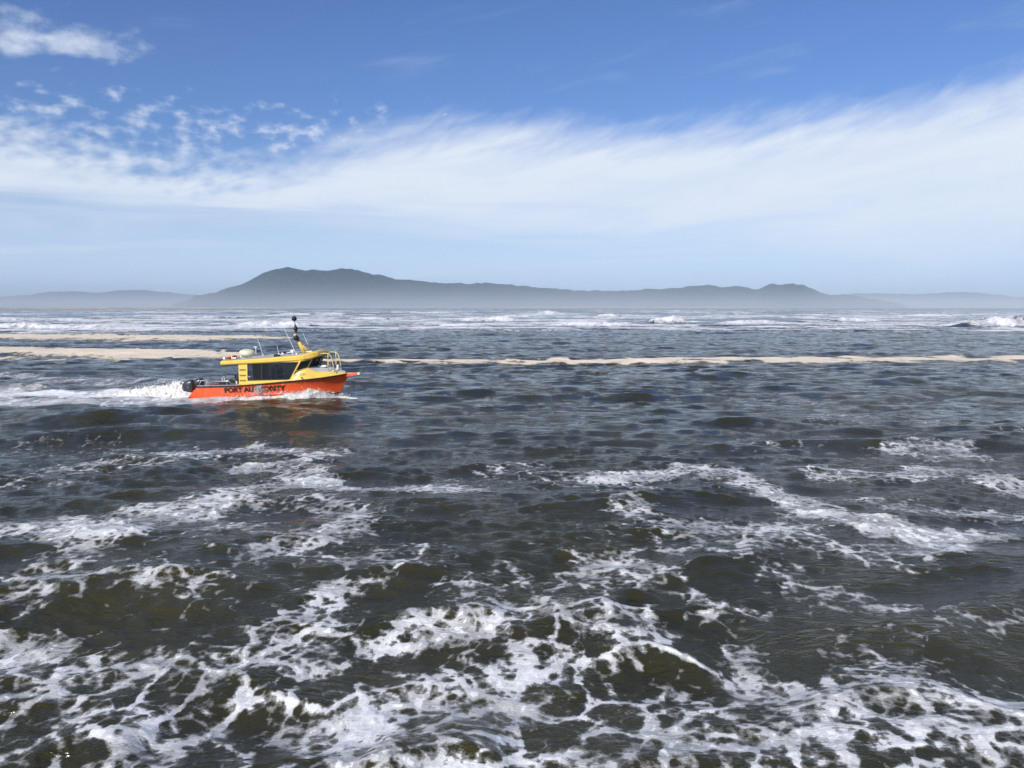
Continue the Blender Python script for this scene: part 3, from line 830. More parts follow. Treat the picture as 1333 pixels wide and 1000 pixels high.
# ---- hull
GUN = catmull([(0.66, 1.38, .58), (2.64, 1.40, .58), (4.0, 1.40, .63), (5.98, 1.30, .76), (7.04, 1.0, .83), (7.7, .60, .89), (8.28, .04, .96)], 48)
CHI = catmull([(0.0, 1.28, -.02), (2.3, 1.30, -.05), (3.9, 1.28, -.04), (5.7, 1.10, .02), (6.7, .76, .06), (7.32, .40, .05), (7.80, .03, .02)], 48)
KEE = catmull([(0.0, 0.0, -.30), (2.3, 0, -.36), (3.9, 0, -.40), (5.7, 0, -.44), (6.7, 0, -.42), (7.30, 0, -.32), (7.66, 0, -.12)], 48)
def loft(rows, mirror=True):
    """rows: list of (n,3) arrays from low to high; returns both sides."""
    V = []; Fs = []
    for sgn in ((-1, 1) if mirror else (1,)):
        o0 = len(V); n = len(rows[0])
        for r_ in rows:
            for q in r_: V.append((q[0], q[1] * sgn, q[2]))
        for i in range(len(rows) - 1):
            for k in range(n - 1):
                a = o0 + i * n + k; Fs.append((a, a + 1, a + n + 1, a + n))
    return V, Fs
rows = []
for t in np.linspace(0, 1, 7):
    q = CHI * (1 - t) + GUN * t; q[:, 1] -= 0.05 * math.sin(math.pi * t) * sm(4.0, 7.0, q[:, 0]) * np.minimum(1, q[:, 1] / 0.3); rows.append(q)
V, Fs = loft(rows)
n0 = len(V)
V += [(0, 1.28, -.02), (0, -1.28, -.02), (.66, -1.38, .58), (.66, 1.38, .58)]; Fs.append((n0, n0 + 1, n0 + 2, n0 + 3))
hull = part('hull', V, Fs, M_ORANGE, smooth=True)
hull.data.polygons[len(hull.data.polygons) - 1].use_smooth = False
V, Fs = loft([KEE, KEE * 0.45 + CHI * 0.55, CHI]); n0 = len(V)
V += [(0, 1.28, -.02), (0, -1.28, -.02), (0, 0, -.30)]; Fs.append((n0, n0 + 1, n0 + 2))
part('hull_bottom', V, Fs, M_BOTTOM, smooth=True)
# black rubbing strip along the sheer
cs = [(0.0, -0.035), (0.035, -0.03), (0.04, 0.03), (-0.02, 0.045), (-0.06, 0.04)]
for sgn in (-1, 1):
    V = []; Fs = []
    for q in GUN:
        for dy, dz in cs: V.append((q[0], sgn * max(0.0, q[1] + dy * min(1, q[1] / .2 + .3)), q[2] + dz))
    n = len(cs)
    for i in range(len(GUN) - 1):
        for k in range(n): Fs.append((i * n + k, i * n + (k + 1) % n, (i + 1) * n + (k + 1) % n, (i + 1) * n + k))
    part('rub_rail', V, Fs, M_BLACK, smooth=False)
# pale capping of the aft bulwark, inner walls and cockpit sole
aft = GUN[GUN[:, 0] < 3.2]
for sgn in (-1, 1):
    V = []; Fs = []
    for q in aft:
        for dy, dz in ((-0.01, 0.042), (-0.01, 0.07), (-0.14, 0.07), (-0.14, 0.02)): V.append((q[0], sgn * (q[1] + dy), q[2] + dz))
    for i in range(len(aft) - 1):
        for k in range(4): Fs.append((i * 4 + k, i * 4 + (k + 1) % 4, (i + 1) * 4 + (k + 1) % 4, (i + 1) * 4 + k))
    part('gunwale_cap', V, Fs, M_ALLOY)
    V = []; Fs = []
    for i, q in enumerate(aft): V += [(q[0], sgn * (q[1] - .13), q[2] + .03), (q[0], sgn * (q[1] - .15), .15)]
    for i in range(len(aft) - 1): Fs.append((2 * i, 2 * i + 1, 2 * i + 3, 2 * i + 2))
    part('bulwark', V, Fs, M_GREY)
box('cockpit_sole', (.35, 6.2, -1.24, 1.24, .10, .15), M_GREY)
box('transom', (.60, .72, -1.25, 1.25, .12, .58), M_ORANGE)
box('swim_platform', (-.10, .62, -1.15, 1.15, .02, .09), M_ALLOY)

# ---- side deck and cuddy (yellow), grey top
def gun_at(x): return np.array([np.interp(x, GUN[:, 0], GUN[:, 1]), np.interp(x, GUN[:, 0], GUN[:, 2])])
xs_ = np.array([2.86, 3.6, 4.4, 5.2, 5.6, 5.75, 5.9, 6.2, 6.48, 6.62, 6.85, 7.1, 7.4, 7.7, 7.95, 8.15])
rowa, rowb, rowc, rowd = [], [], [], []
for x in xs_:
    gy, gz = gun_at(x)
    sh = np.interp(x, [2.86, 5.2, 5.58, 5.95, 6.48, 6.62, 6.85, 7.5, 8.0, 8.2], [gz + .08, gz + .08, gz + .08, 1.20, 1.36, 1.31, 1.18, 1.14, 1.07, 1.02])
    k = np.interp(x, [2.86, 5.2, 6.0, 6.6, 8.2], [.905, .905, .90, .84, .6])
    tp = np.interp(x, [2.86, 6.0, 6.5, 7.0, 7.4, 8.0, 8.2], [sh, sh + .03, 1.46, 1.41, 1.33, 1.13, 1.05])
    rowa.append((x, gy - .01, gz + .03)); rowb.append((x, gy * (k + .05), gz + .05 + (sh - gz) * .55)); rowc.append((x, gy * k, sh)); rowd.append((x, 0.0, max(tp, sh)))
V, Fs = loft([np.array(rowa), np.array(rowb), np.array(rowc)])
part('cuddy', V, Fs, M_YELLOW, smooth=True)
i5 = 6
rc, rd = np.array(rowc[i5:]), np.array(rowd[i5:])
mid = rc * .5 + rd * .5; mid[:, 2] += .03
V, Fs = loft([rc, mid, rd]); fd = part('foredeck', V, Fs, M_GREY, smooth=True)
box('hatch', (6.78, 7.22, -.34, .34, 1.36, 1.465), M_WHITE, fd, .02)
h = box('hatch_lens', (6.83, 7.17, -.29, .29, 1.467, 1.476), M_BLACK, fd, .0)

# ---- cabin
def side_y(z): return 1.255 - 0.09 * (z - .6)
for sgn, nm in ((-1, 'cabin_side'), (1, 'cabin_side')):
    fm = lambda x, z, s=sgn: (x, s * side_y(z), z)
    W_ = [(3.36, .845), (5.57, .845), (6.07, 1.695), (3.36, 1.695)]
    side_o = panel(nm, [(2.88, .60), (5.74, .74), (5.82, 1.14), (6.20, 1.80), (2.88, 1.74)], [W_], fm, .04 , M_YELLOW)
    cx, cz = 4.6, 1.27
    gl = lambda x, z, s=sgn: (x, s * (side_y(z) - .02), z)
    panel('window_pane', [(3.34, .83), (5.59, .83), (6.10, 1.71), (3.34, 1.71)], [], gl, .012, M_GLASS, side_o)
    fr = lambda x, z, s=sgn: (x, s * (side_y(z) + .012), z)
    W2 = [(cx + (a - cx) * .985, cz + (b - cz) * .95) for a, b in W_]
    W1 = [(cx + (a - cx) * 1.012, cz + (b - cz) * 1.05) for a, b in W_]
    panel('window_frame', W1, [W2], fr, .014, M_BLACK, side_o)
    for xd in (4.12,):
        V, Fs = boxv(xd - .025, xd + .025, -.012, .012, .85, 1.69)
        V = [(a, sgn * (side_y(c) - .004) + b, c) for a, b, c in V]; part('window_mullion', V, Fs, M_BLACK, side_o)
    # foot rungs up the aft pillar
    for zz in (.86, 1.12, 1.40):
        yy = sgn * (side_y(zz) + .0)
        tube('step_rung', [(2.93, yy, zz), (2.95, yy + sgn * .07, zz + .005), (3.22, yy + sgn * .07, zz + .005), (3.24, yy, zz)], .016, M_BLACK, side_o, 6)
panel('rear_bulkhead', [(-1.24, .15), (1.24, .15), (1.14, 1.74), (-1.14, 1.74)], [[(-.38, .22), (.42, .22), (.42, 1.62), (-.38, 1.62)]],
      lambda a, b: (2.90, a, b), .04, M_YELLOW)
# reverse-raked wheelhouse front: two quarter panes and two windscreens
LA, LB, LC = (5.84, 1.16, 1.22), (6.44, .90, 1.375), (6.60, 0.0, 1.45)
UA, UB, UC = (6.19, 1.135, 1.80), (6.72, .85, 1.88), (6.86, 0.0, 1.94)
def quad_map(a, b, c, d):
    a, b, c, d = map(np.array, (a, b, c, d))
    return lambda s, t: tuple((a * (1 - s) + b * s) * (1 - t) + (d * (1 - s) + c * s) * t)
for sgn in (-1, 1):
    f_ = lambda q: (q[0], q[1] * sgn, q[2])
    for lo0, lo1, up1, up0, hole in ((LA, LB, UB, UA, [(.09, .13), (.90, .13), (.90, .86), (.09, .86)]), (LB, LC, UC, UB, [(.07, .13), (.95, .13), (.95, .86), (.07, .86)])):
        m_ = quad_map(f_(lo0), f_(lo1), f_(up1), f_(up0))
        fr_ = panel('windscreen_frame', [(0, 0), (1, 0), (1, 1), (0, 1)], [hole], m_, .03, M_BLACK if lo0 is LB else M_YELLOW)
        hc = [(s + (.5 - s) * -.02, t + (.5 - t) * -.02) for s, t in hole]
        pan = panel('window_pane', hc, [], m_, .01, M_GLASS, fr_)
        ins = [(s + (.5 - s) * .06, t + (.5 - t) * .08) for s, t in hole]
        panel('window_seal', [(s + (.5 - s) * -.05, t + (.5 - t) * -.05) for s, t in hole], [ins], m_, .045, M_BLACK, fr_)
# roof slab with raised visor
st = [(1.89, 1.67, 1.84, 1.16), (1.95, 1.655, 1.875, 1.23), (2.9, 1.68, 1.90, 1.25), (4.5, 1.71, 1.97, 1.235), (6.0, 1.76, 2.04, 1.20), (6.35, 1.79, 2.09, 1.13), (6.6, 1.83, 2.16, 1.03), (6.78, 1.87, 2.20, .93), (6.95, 1.93, 2.19, .80), (7.02, 1.99, 2.13, .72)]
V = []; Fs = []
for x, zb, zt, hw in st:
    cr = .05
    V += [(x, -hw + .04, zb), (x, -hw, zb + .05), (x, -hw, zt - .06), (x, -hw + .06, zt), (x, -hw * .5, zt + cr * .7), (x, 0, zt + cr),
          (x, hw * .5, zt + cr * .7), (x, hw - .06, zt), (x, hw, zt - .06), (x, hw, zb + .05), (x, hw - .04, zb)]
n = 11
for i in range(len(st) - 1):
    for k in range(n): Fs.append((i * n + k, i * n + (k + 1) % n, (i + 1) * n + (k + 1) % n, (i + 1) * n + k))
Fs.append(tuple(range(n))); Fs.append(tuple((len(st) - 1) * n + k for k in range(n)))
roof = part('roof', V, Fs, M_YELLOW, bevel=.008)
V = []; Fs = []
xs2 = [2.15, 2.9, 4.5, 6.0, 6.3]
for x in xs2:
    zt = np.interp(x, [s[0] for s in st], [s[2] for s in st]); hw = np.interp(x, [s[0] for s in st], [s[3] for s in st]) - .13
    V += [(x, -hw, zt + .012), (x, -hw * .5, zt + .052), (x, 0, zt + .066), (x, hw * .5, zt + .052), (x, hw, zt + .012)]
for i in range(len(xs2) - 1):
    for k in range(4): Fs.append((i * 5 + k, i * 5 + k + 1, (i + 1) * 5 + k + 1, (i + 1) * 5 + k))
part('roof_deck', V, Fs, M_GREY, roof)
for sgn in (-1, 1):       # low grab rails along the roof
    tube('grab_rail', [(3.3, sgn * 1.0, 1.93), (3.35, sgn * 1.0, 2.05), (5.5, sgn * .98, 2.13), (5.55, sgn * .98, 2.02)], .016, M_ALLOY, roof, 6)

# ---- roof fittings
mast = tube('mast', [(5.98, 0, 2.05), (5.80, 0, 2.45), (5.58, 0, 2.98)], [.11, .095, .075], M_YELLOW, n=12)
box('mast_light', (5.46, 5.60, -.06, .06, 2.98, 3.10), M_YELLOW, mast)
tube('signal_staff', [(5.60, -.02, 2.7), (5.57, -.02, 3.3), (5.52, -.02, 3.98)], .018, M_BLACK, mast, 6)
lathe('signal_ball', ball_prof(.145), (5.62, -.14, 2.90), M_BLACK, mast)
lathe('signal_diamond', [(.004, -.25), (.125, 0), (.004, .25)], (5.57, -.02, 3.39), M_BLACK, mast, axis=(-.06, 0, 1), n=10, smooth=False)
lathe('signal_ball', ball_prof(.135), (5.52, -.02, 3.90), M_BLACK, mast)
tube('mast_stay', [(6.28, -.18, 2.10), (5.72, -.05, 2.66)], .022, M_YELLOW, mast, 6)
tube('mast_stay', [(6.28, .18, 2.10), (5.72, .05, 2.66)], .022, M_YELLOW, mast, 6)
for (bx, by, bz), (tx, ty, tz) in (((5.90, -.90, 2.06), (5.22, -.90, 3.65)), ((6.02, .80, 2.08), (5.62, .80, 3.13)), ((3.34, .80, 1.96), (3.05, .80, 3.08)), ((4.35, .5, 2.02), (4.28, .5, 2.52))):
    a_ = tube('whip_antenna', [(bx, by, bz), (bx + (tx - bx) * .12, ty, bz + (tz - bz) * .12), (tx, ty, tz)], [.020, .014, .007], M_WHITE, n=6)
    lathe('antenna_foot', [(.05, -.03), (.05, .03), (.028, .10)], (bx, by, bz), M_WHITE, a_, n=10)
rd_ = lathe('radar', [(.05, -.20), (.30, -.17), (.40, -.08), (.41, .0), (.36, .09), (.22, .145), (.02, .165)], (2.83, 0, 2.22), M_CREAM, axis=(.10, -.10, 1), n=24)
box('radar_foot', (2.68, 3.0, -.14, .14, 1.92, 2.06), M_WHITE, rd_)
tube('signal_post', [(3.27, .1, 1.95), (3.27, .1, 2.48)], .018, M_WHITE, roof, 6)
box('post_light', (3.17, 3.37, .06, .14, 2.47, 2.51), M_WHITE, roof)
sl_ = lathe('search_light', [(.04, -.10), (.09, -.08), (.10, .08), (.085, .10)], (5.55, -.55, 2.22), M_WHITE, axis=(1, -.2, .05), n=14)
tube('light_bracket', [(5.55, -.55, 2.03), (5.55, -.55, 2.16)], .03, M_WHITE, sl_, 6)
box('loud_hailer', (4.72, 5.02, -1.02, -.84, 1.98, 2.12), M_BLACK, roof, .02)
box('vent_box', (4.45, 4.72, .35, .62, 2.02, 2.19), M_BLACK, roof, .02)
lathe('gps_dome', [(.07, 0), (.08, .04), (.05, .10), (.01, .115)], (4.9, -.3, 2.06), M_WHITE, roof, n=12)
lathe('gps_dome', [(.06, 0), (.07, .04), (.04, .09), (.01, .10)], (5.25, .3, 2.08), M_WHITE, roof, n=12)
lathe('horn', [(.025, 0), (.03, .22), (.07, .34)], (6.25, -.55, 2.18), M_WHITE, roof, axis=(1, 0, .05), n=12)
for yy in (-.95, .95):
    fl = box('flood_light', (2.0, 2.12, yy - .10, yy + .10, 1.93, 2.06), M_WHITE, roof, .015)
    box('light_lens', (1.985, 1.998, yy - .08, yy + .08, 1.945, 2.045), M_GREYIN, fl, 0)
tube('stern_rail', [(2.0, -.75, 1.88), (2.0, -.75, 2.02), (2.0, .75, 2.02), (2.0, .75, 1.88)], .018, M_ALLOY, roof, 6)
box('raft_cradle', (2.20, 2.52, -.62, -.18, 1.90, 1.99), M_ALLOY, roof, .01)

# life ring lying on the aft roof
def torus_geo(c, R0, r0, tilt, n=22, k=8):
    V = []; Fs = []
    q = mathutils.Euler(tilt).to_matrix()
    for i in range(n):
        a = 2 * math.pi * i / n
        for j in range(k):
            t = 2 * math.pi * j / k
            V.append(mathutils.Vector(c) + q @ mathutils.Vector(((R0 + r0 * math.cos(t)) * math.cos(a), (R0 + r0 * math.cos(t)) * math.sin(a), r0 * math.sin(t))))
    for i in range(n):
        for j in range(k): Fs.append((i * k + j, i * k + (j + 1) % k, ((i + 1) % n) * k + (j + 1) % k, ((i + 1) % n) * k + j))
    return V, Fs
ring = bpy.data.objects.new('life_ring', None); col.objects.link(ring)
ring.matrix_world = BM @ mathutils.Matrix.Translation((2.33, -.72, 1.99))
tag(ring, 'orange life ring lying on the aft edge of the boat roof', 'life ring')
V, Fs = torus_geo((0, 0, 0.04), .20, .055, (R(-8), R(-12), 0)); part('ring_body', V, Fs, M_RED, ring, smooth=True)
for a in (.5, 2.1, 3.6, 5.2):
    c, s = math.cos(a), math.sin(a)
    V, Fs = lathe_geo([(.062, -.03), (.062, .03)], mathutils.Euler((R(-8), R(-12), 0)).to_matrix() @ mathutils.Vector((.20 * c, .20 * s, 0)) + mathutils.Vector((0, 0, .04)), (-s, c, 0), 8)
    part('reflective_band', V, Fs, M_WHITE, ring, smooth=True)

# ---- bow: sprit, roller, pulpit
sp = part('bow_sprit', [(7.8, -.14, .78), (8.76, -.09, .87), (8.76, .09, .87), (7.8, .14, .78), (7.8, -.14, 1.02), (8.76, -.09, 1.0), (8.76, .09, 1.0), (7.8, .14, 1.02)],
          [(0, 3, 2, 1), (4, 5, 6, 7), (0, 1, 5, 4), (1, 2, 6, 5), (2, 3, 7, 6), (3, 0, 4, 7)], M_ORANGE, bevel=.015)
lathe('anchor_roller', [(.02, -.09), (.075, -.07), (.055, 0), (.075, .07), (.02, .09)], (8.83, 0, .96), M_WHITE, sp, axis=(0, 1, 0), n=14)
box('roller_cheek', (8.77, 8.90, -.105, -.09, .90, 1.02), M_WHITE, sp, .01); box('roller_cheek', (8.77, 8.90, .09, .105, .90, 1.02), M_WHITE, sp, .01)
for sgn in (-1, 1):
    fr_ = tube('hand_rail', [(6.92, sgn * .62, 2.05), (7.20, sgn * .60, 2.09), (7.46, sgn * .58, 2.07), (7.58, sgn * .57, 1.93), (7.66, sgn * .56, 1.55), (7.72, sgn * .55, 1.12)], .020, M_PALE, n=8)
    tube('stanchion', [(7.40, sgn * .60, 1.20), (7.43, sgn * .60, 1.72)], .022, M_PALE, fr_, 6)
    tube('mid_rail', [(7.43, sgn * .60, 1.72), (7.62, sgn * .57, 1.72)], .018, M_PALE, fr_, 6)
    tube('stanchion', [(7.43, sgn * .60, 1.72), (7.44, sgn * .585, 2.07)], .022, M_PALE, fr_, 6)
lathe('anchor_winch', [(.10, 0), (.10, .10), (.06, .13), (.09, .22), (.02, .24)], (7.72, 0, 1.20), M_WHITE, n=14)
for sgn in (-1, 1):
    cl = box('mooring_cleat', (7.55, 7.75, sgn * .46 - .02, sgn * .46 + .02, 1.17, 1.20), M_WHITE, boat, .01)
    lathe('cleat_post', [(.02, 0), (.02, .08)], (7.65, sgn * .46, 1.10), M_WHITE, cl, n=8)
    lathe('side_light', ball_prof(.04, 6), (6.25, sgn * 1.30, .92), M_BLACK, n=8)

# ---- cockpit
seat = box('rear_seat', (2.25, 2.75, -.95, -.35, .15, .72), M_BLACK, boat, .05)
box('seat_back', (2.62, 2.76, -.95, -.35, .74, 1.12), M_BLACK, seat, .05)
V, Fs = torus_geo((2.15, -.55, .66), .24, .07, (R(80), 0, R(12))); part('hose_reel', V, Fs, M_GREYIN, smooth=True)
V, Fs = torus_geo((2.15, -.52, .66), .12, .06, (R(80), 0, R(12))); part('hose_reel', V, Fs, M_BLACK, smooth=True)
tow = tube('tow_post', [(2.05, .1, .15), (2.05, .1, 1.02)], .06, M_BLACK, n=10)
box('post_cap', (1.90, 2.20, .02, .18, 1.02, 1.09), M_BLACK, tow, .02)
box('fuel_locker', (1.25, 1.75, .35, 1.1, .15, .70), M_GREYIN, boat, .04)
box('battery_box', (1.30, 1.65, -.3, .2, .15, .74), M_BLACK, boat, .03)
for sgn in (-1, 1):
    r_ = tube('side_rail', [(1.35, sgn * 1.31, .64), (1.45, sgn * 1.31, .83), (2.35, sgn * 1.31, .84), (2.55, sgn * 1.31, .66)], .02, M_ALLOY, n=8)
    r_ = tube('stern_rail', [(.72, sgn * 1.25, .64), (.80, sgn * 1.22, .88), (1.0, sgn * .95, .90), (1.05, sgn * .6, .88), (1.05, sgn * .55, .55)], .02, M_WHITE, n=8)
    tube('rail_post', [(1.0, sgn * .95, .90), (.98, sgn * .95, .58)], .018, M_WHITE, r_, 6)
    bl = tube('bollard', [(2.78, sgn * 1.30, .62), (2.78, sgn * 1.30, .82)], .035, M_WHITE, n=8)
# two outboards
for yy in (-.48, .48):
    sec = []          # cowl: rounded sections stacked upwards
    prof = [(.10, .17, .30, -.24), (.16, .20, .36, -.26), (.30, .235, .42, -.28), (.48, .24, .43, -.29), (.62, .22, .40, -.27), (.72, .17, .31, -.24), (.76, .09, .18, -.22)]
    V = []; Fs = []; n = 16
    for z, hw, hl, cxx in prof:
        for k in range(n):
            t = 2 * math.pi * k / n; c, s = math.cos(t), math.sin(t)
            V.append((cxx + hl * math.copysign(abs(c) ** .7, c) * .80, yy + hw * math.copysign(abs(s) ** .7, s), z + .12 + .05 * c))
    for i in range(len(prof) - 1):
        for k in range(n): Fs.append((i * n + k, i * n + (k + 1) % n, (i + 1) * n + (k + 1) % n, (i + 1) * n + k))
    Fs.append(tuple(range(n))[::-1]); Fs.append(tuple((len(prof) - 1) * n + k for k in range(n)))
    ob = part('outboard_motor', V, Fs, M_ENGINE, smooth=True, sub=1)
    part('drive_leg', *boxv(-.36, -.12, yy - .07, yy + .07, -.62, .26), M_ENGINE, ob, bevel=.03)
    part('cavitation_plate', *boxv(-.52, -.05, yy - .13, yy + .13, -.36, -.34), M_ENGINE, ob)
    part('mount_bracket', *boxv(-.14, .62, yy - .12, yy + .12, .09, .36), M_BLACK, ob, bevel=.02)
    V, Fs = lathe_geo([(.03, -.26), (.07, -.1), (.065, .12), (.02, .26)], (-.28, yy, -.55), (1, 0, 0), 12); part('gearcase', V, Fs, M_ENGINE, ob, smooth=True)

# ---- inside the wheelhouse
box('dashboard', (5.35, 5.95, -1.05, 1.05, .60, 1.16), M_DARKIN, boat, .05)
scr = box('chart_plotter', (5.50, 5.56, -.75, -.35, 1.14, 1.36), M_BLACK, boat, .015)
V, Fs = torus_geo((5.24, -.55, 1.05), .19, .018, (0, R(65), 0), 20, 6); part('steering_wheel', V, Fs, M_BLACK, smooth=True)
for yy, xx in ((-.55, 4.45), (.55, 4.45), (.55, 3.5)):
    s_ = box('helm_seat', (xx - .02, xx + .45, yy - .24, yy + .24, .64, .78), M_GREYIN, boat, .05)
    box('seat_back', (xx - .12, xx + .0, yy - .24, yy + .24, .74, 1.36), M_GREYIN, s_, .05)
    box('seat_pedestal', (xx + .08, xx + .34, yy - .10, yy + .10, .15, .63), M_DARKIN, s_, .02)

# ---- lettering
def lettering(body, name, fmap, size, mat, parent, bold=0.0, sx=1.0):
    cu = bpy.data.curves.new('text', 'FONT'); cu.body = body; cu.size = size; cu.offset = bold; cu.align_x = 'LEFT'
    tmp = bpy.data.objects.new('text', cu); col.objects.link(tmp)
    dg = bpy.context.evaluated_depsgraph_get()
    me = bpy.data.meshes.new_from_object(tmp.evaluated_get(dg))
    bpy.data.objects.remove(tmp); bpy.data.curves.remove(cu)
    for v in me.vertices: v.co = mathutils.Vector(fmap(v.co.x * sx, v.co.y))
    me.materials.clear(); me.materials.append(mat); me.name = name
    o = bpy.data.objects.new(name, me); col.objects.link(o); o.parent = parent
    return o
def on_hull(x0, z0, slope, sgn):
    def f(a, b):
        x = (x0 + a) if sgn < 0 else (x0 - a); z = z0 + b + slope * (x - x0)
        u = np.linspace(0, 1, len(GUN)); gx = GUN[:, 0]
        lo_y = np.interp(x, CHI[:, 0], CHI[:, 1]); hi_y = np.interp(x, gx, GUN[:, 1]); lo_z = np.interp(x, CHI[:, 0], CHI[:, 2]); hi_z = np.interp(x, gx, GUN[:, 2])
        t = (z - lo_z) / (hi_z - lo_z)
        return (x, sgn * (lo_y + (hi_y - lo_y) * t + .022), z)
    return f
lettering('PORT AUTHORITY', 'lettering', on_hull(2.13, .255, .018, -1), .335, M_BLACKP, hull, .016, 1.13)
lettering('PORT AUTHORITY', 'lettering', on_hull(5.2, .255, .018, 1), .335, M_BLACKP, hull, .016, 1.13)
lettering('52521N', 'lettering', lambda a, b: (5.86 + a, -(np.interp(5.86 + a, xs_, [q[1] for q in rowb]) + .045 - .25 * b), 1.0 + b + .04 * a), .17, M_FADED, boat, .002, 1.0)
# two ticks and a row of small illegible marks near the bow
for k, xk in enumerate(list(np.arange(5.95, 6.95, .095)) + [7.18, 7.24]):
    if k in (4, 9): continue
    tall = .05 if k < 11 else .10
    f_ = on_hull(xk, .64 + .075 * (xk - 5.95), 0, -1)
    V = [f_(0, 0), f_(.05 if k < 11 else .025, 0), f_(.05 if k < 11 else .025, tall), f_(0, tall)]
    part('hull_mark', V, [(0, 1, 2, 3)], M_REDLET, hull)

# ------------------------------------------------------------------ helmsman
def skin_body(name, joints, bones, mat, parent, sub=2):
    me = bpy.data.meshes.new(name)
    me.from_pydata([j[:3] for j in joints], bones, [])
    o = bpy.data.objects.new(name, me); col.objects.link(o)
    o.modifiers.new('skin', 'SKIN')
    sv = me.skin_vertices[0].data if me.skin_vertices else None
    if sv is None:
        bm = bmesh.new(); bm.from_mesh(me); bm.verts.layers.skin.verify(); bm.to_mesh(me); bm.free(); sv = me.skin_vertices[0].data
    for i, j in enumerate(joints): sv[i].radius = (j[3], j[3] if len(j) < 5 else j[4]); sv[i].use_root = (i == 0)
    s = o.modifiers.new('sub', 'SUBSURF'); s.levels = sub; s.render_levels = sub
    dg = bpy.context.evaluated_depsgraph_get()
    m2 = bpy.data.meshes.new_from_object(o.evaluated_get(dg)); bpy.data.objects.remove(o)
    m2.name = name; m2.materials.clear(); m2.materials.append(mat)
    m2.polygons.foreach_set('use_smooth', np.full(len(m2.polygons), True))
    o = bpy.data.objects.new(name, m2); col.objects.link(o); o.parent = parent
    return o
man = bpy.data.objects.new('person', None); col.objects.link(man)
man.matrix_world = BM @ mathutils.Matrix.Translation((4.62, -.55, .78)) @ mathutils.Matrix.Scale(1 / BS, 4)
tag(man, 'person in dark jacket seated at the wheel behind the tinted window', 'person')
J_ = [(0, 0, .10, .15, .12), (.0, 0, .30, .14, .11), (.02, 0, .50, .17, .12), (.03, 0, .60, .06), (.05, 0, .66, .055),          # pelvis .. neck
      (.03, -.19, .53, .06), (.16, -.24, .28, .05), (.42, -.16, .32, .038), (.03, .19, .53, .06), (.16, .24, .28, .05), (.42, .16, .32, .038),
      (.08, -.10, .09, .085), (.44, -.12, .10, .065), (.48, -.12, -.32, .045), (.60, -.12, -.38, .04), (.08, .10, .09, .085), (.44, .12, .10, .065), (.48, .12, -.32, .045), (.60, .12, -.38, .04)]
B_ = [(0, 1), (1, 2), (2, 3), (3, 4), (2, 5), (5, 6), (6, 7), (2, 8), (8, 9), (9, 10), (0, 11), (11, 12), (12, 13), (13, 14), (0, 15), (15, 16), (16, 17), (17, 18)]
skin_body('jacket', J_, B_, M_CLOTH, man)
V, Fs = lathe_geo([(.02, -.13), (.06, -.105), (.078, -.03), (.085, .04), (.07, .10), (.03, .125)], (.07, 0, .80), (.08, 0, 1), 16)
hd = part('head', V, Fs, M_SKIN, man, smooth=True)
part('nose', [(.150, -.012, .775), (.150, .012, .775), (.175, 0, .775), (.152, 0, .82)], [(0, 1, 2), (0, 2, 3), (1, 3, 2), (0, 3, 1)], M_SKIN, hd)
V, Fs = lathe_geo([(.088, .03), (.092, .06), (.078, .11), (.03, .137)], (.055, 0, .80), (-.12, 0, 1), 16); part('hair', V, Fs, M_HAIR, man, smooth=True)
for sgn in (-1, 1):
    w = (.42, sgn * .16, .32)
    hb = [(w[0], w[1], w[2], .03, .022), (.49, sgn * .15, .335, .038, .018)]
    bb = [(0, 1)]
    for k, (dy, ln) in enumerate(((-.03, .06), (-.01, .072), (.01, .068), (.03, .055))):
        i0 = len(hb); hb += [(.52, w[1] + dy, .345, .010), (.52 + ln * .7, w[1] + dy, .335, .009), (.52 + ln * .6, w[1] + dy, .305, .008)]
        bb += [(1, i0), (i0, i0 + 1), (i0 + 1, i0 + 2)]
    i0 = len(hb); hb += [(.47, w[1] - sgn * .045, .33, .011), (.50, w[1] - sgn * .06, .31, .009)]; bb += [(0, i0), (i0, i0 + 1)]
    skin_body('hand', hb, bb, M_SKIN, man, 1)

# ------------------------------------------------------------------ white water thrown up by the boat
def to_world(P):
    P = np.asarray(P, float).reshape(-1, 3); m = np.array(BM)
    return P @ m[:3, :3].T + m[:3, 3]
ICO_V = None
def drops(P, rad_d):
    """Small irregular blobs of spray, one octahedron each, as one cloud."""
    P = np.asarray(P); n = len(P)
    o = np.array([(1, 0, 0), (-1, 0, 0), (0, 1, 0), (0, -1, 0), (0, 0, 1), (0, 0, -1)], float)
    f = np.array([(0, 2, 4), (2, 1, 4), (1, 3, 4), (3, 0, 4), (2, 0, 5), (1, 2, 5), (3, 1, 5), (0, 3, 5)])
    s = rad_d[:, None, None] * rng.uniform(.6, 1.4, (n, 6, 1))
    sk = rng.normal(0, 1, (n, 1, 3)) * rad_d[:, None, None] * .5
    V = P[:, None, :] + o[None] * s + sk * o[None, :, [2]].reshape(1, 6, 1)
    return V.reshape(-1, 3), (f[None] + 6 * np.arange(n)[:, None, None]).reshape(-1, 3)

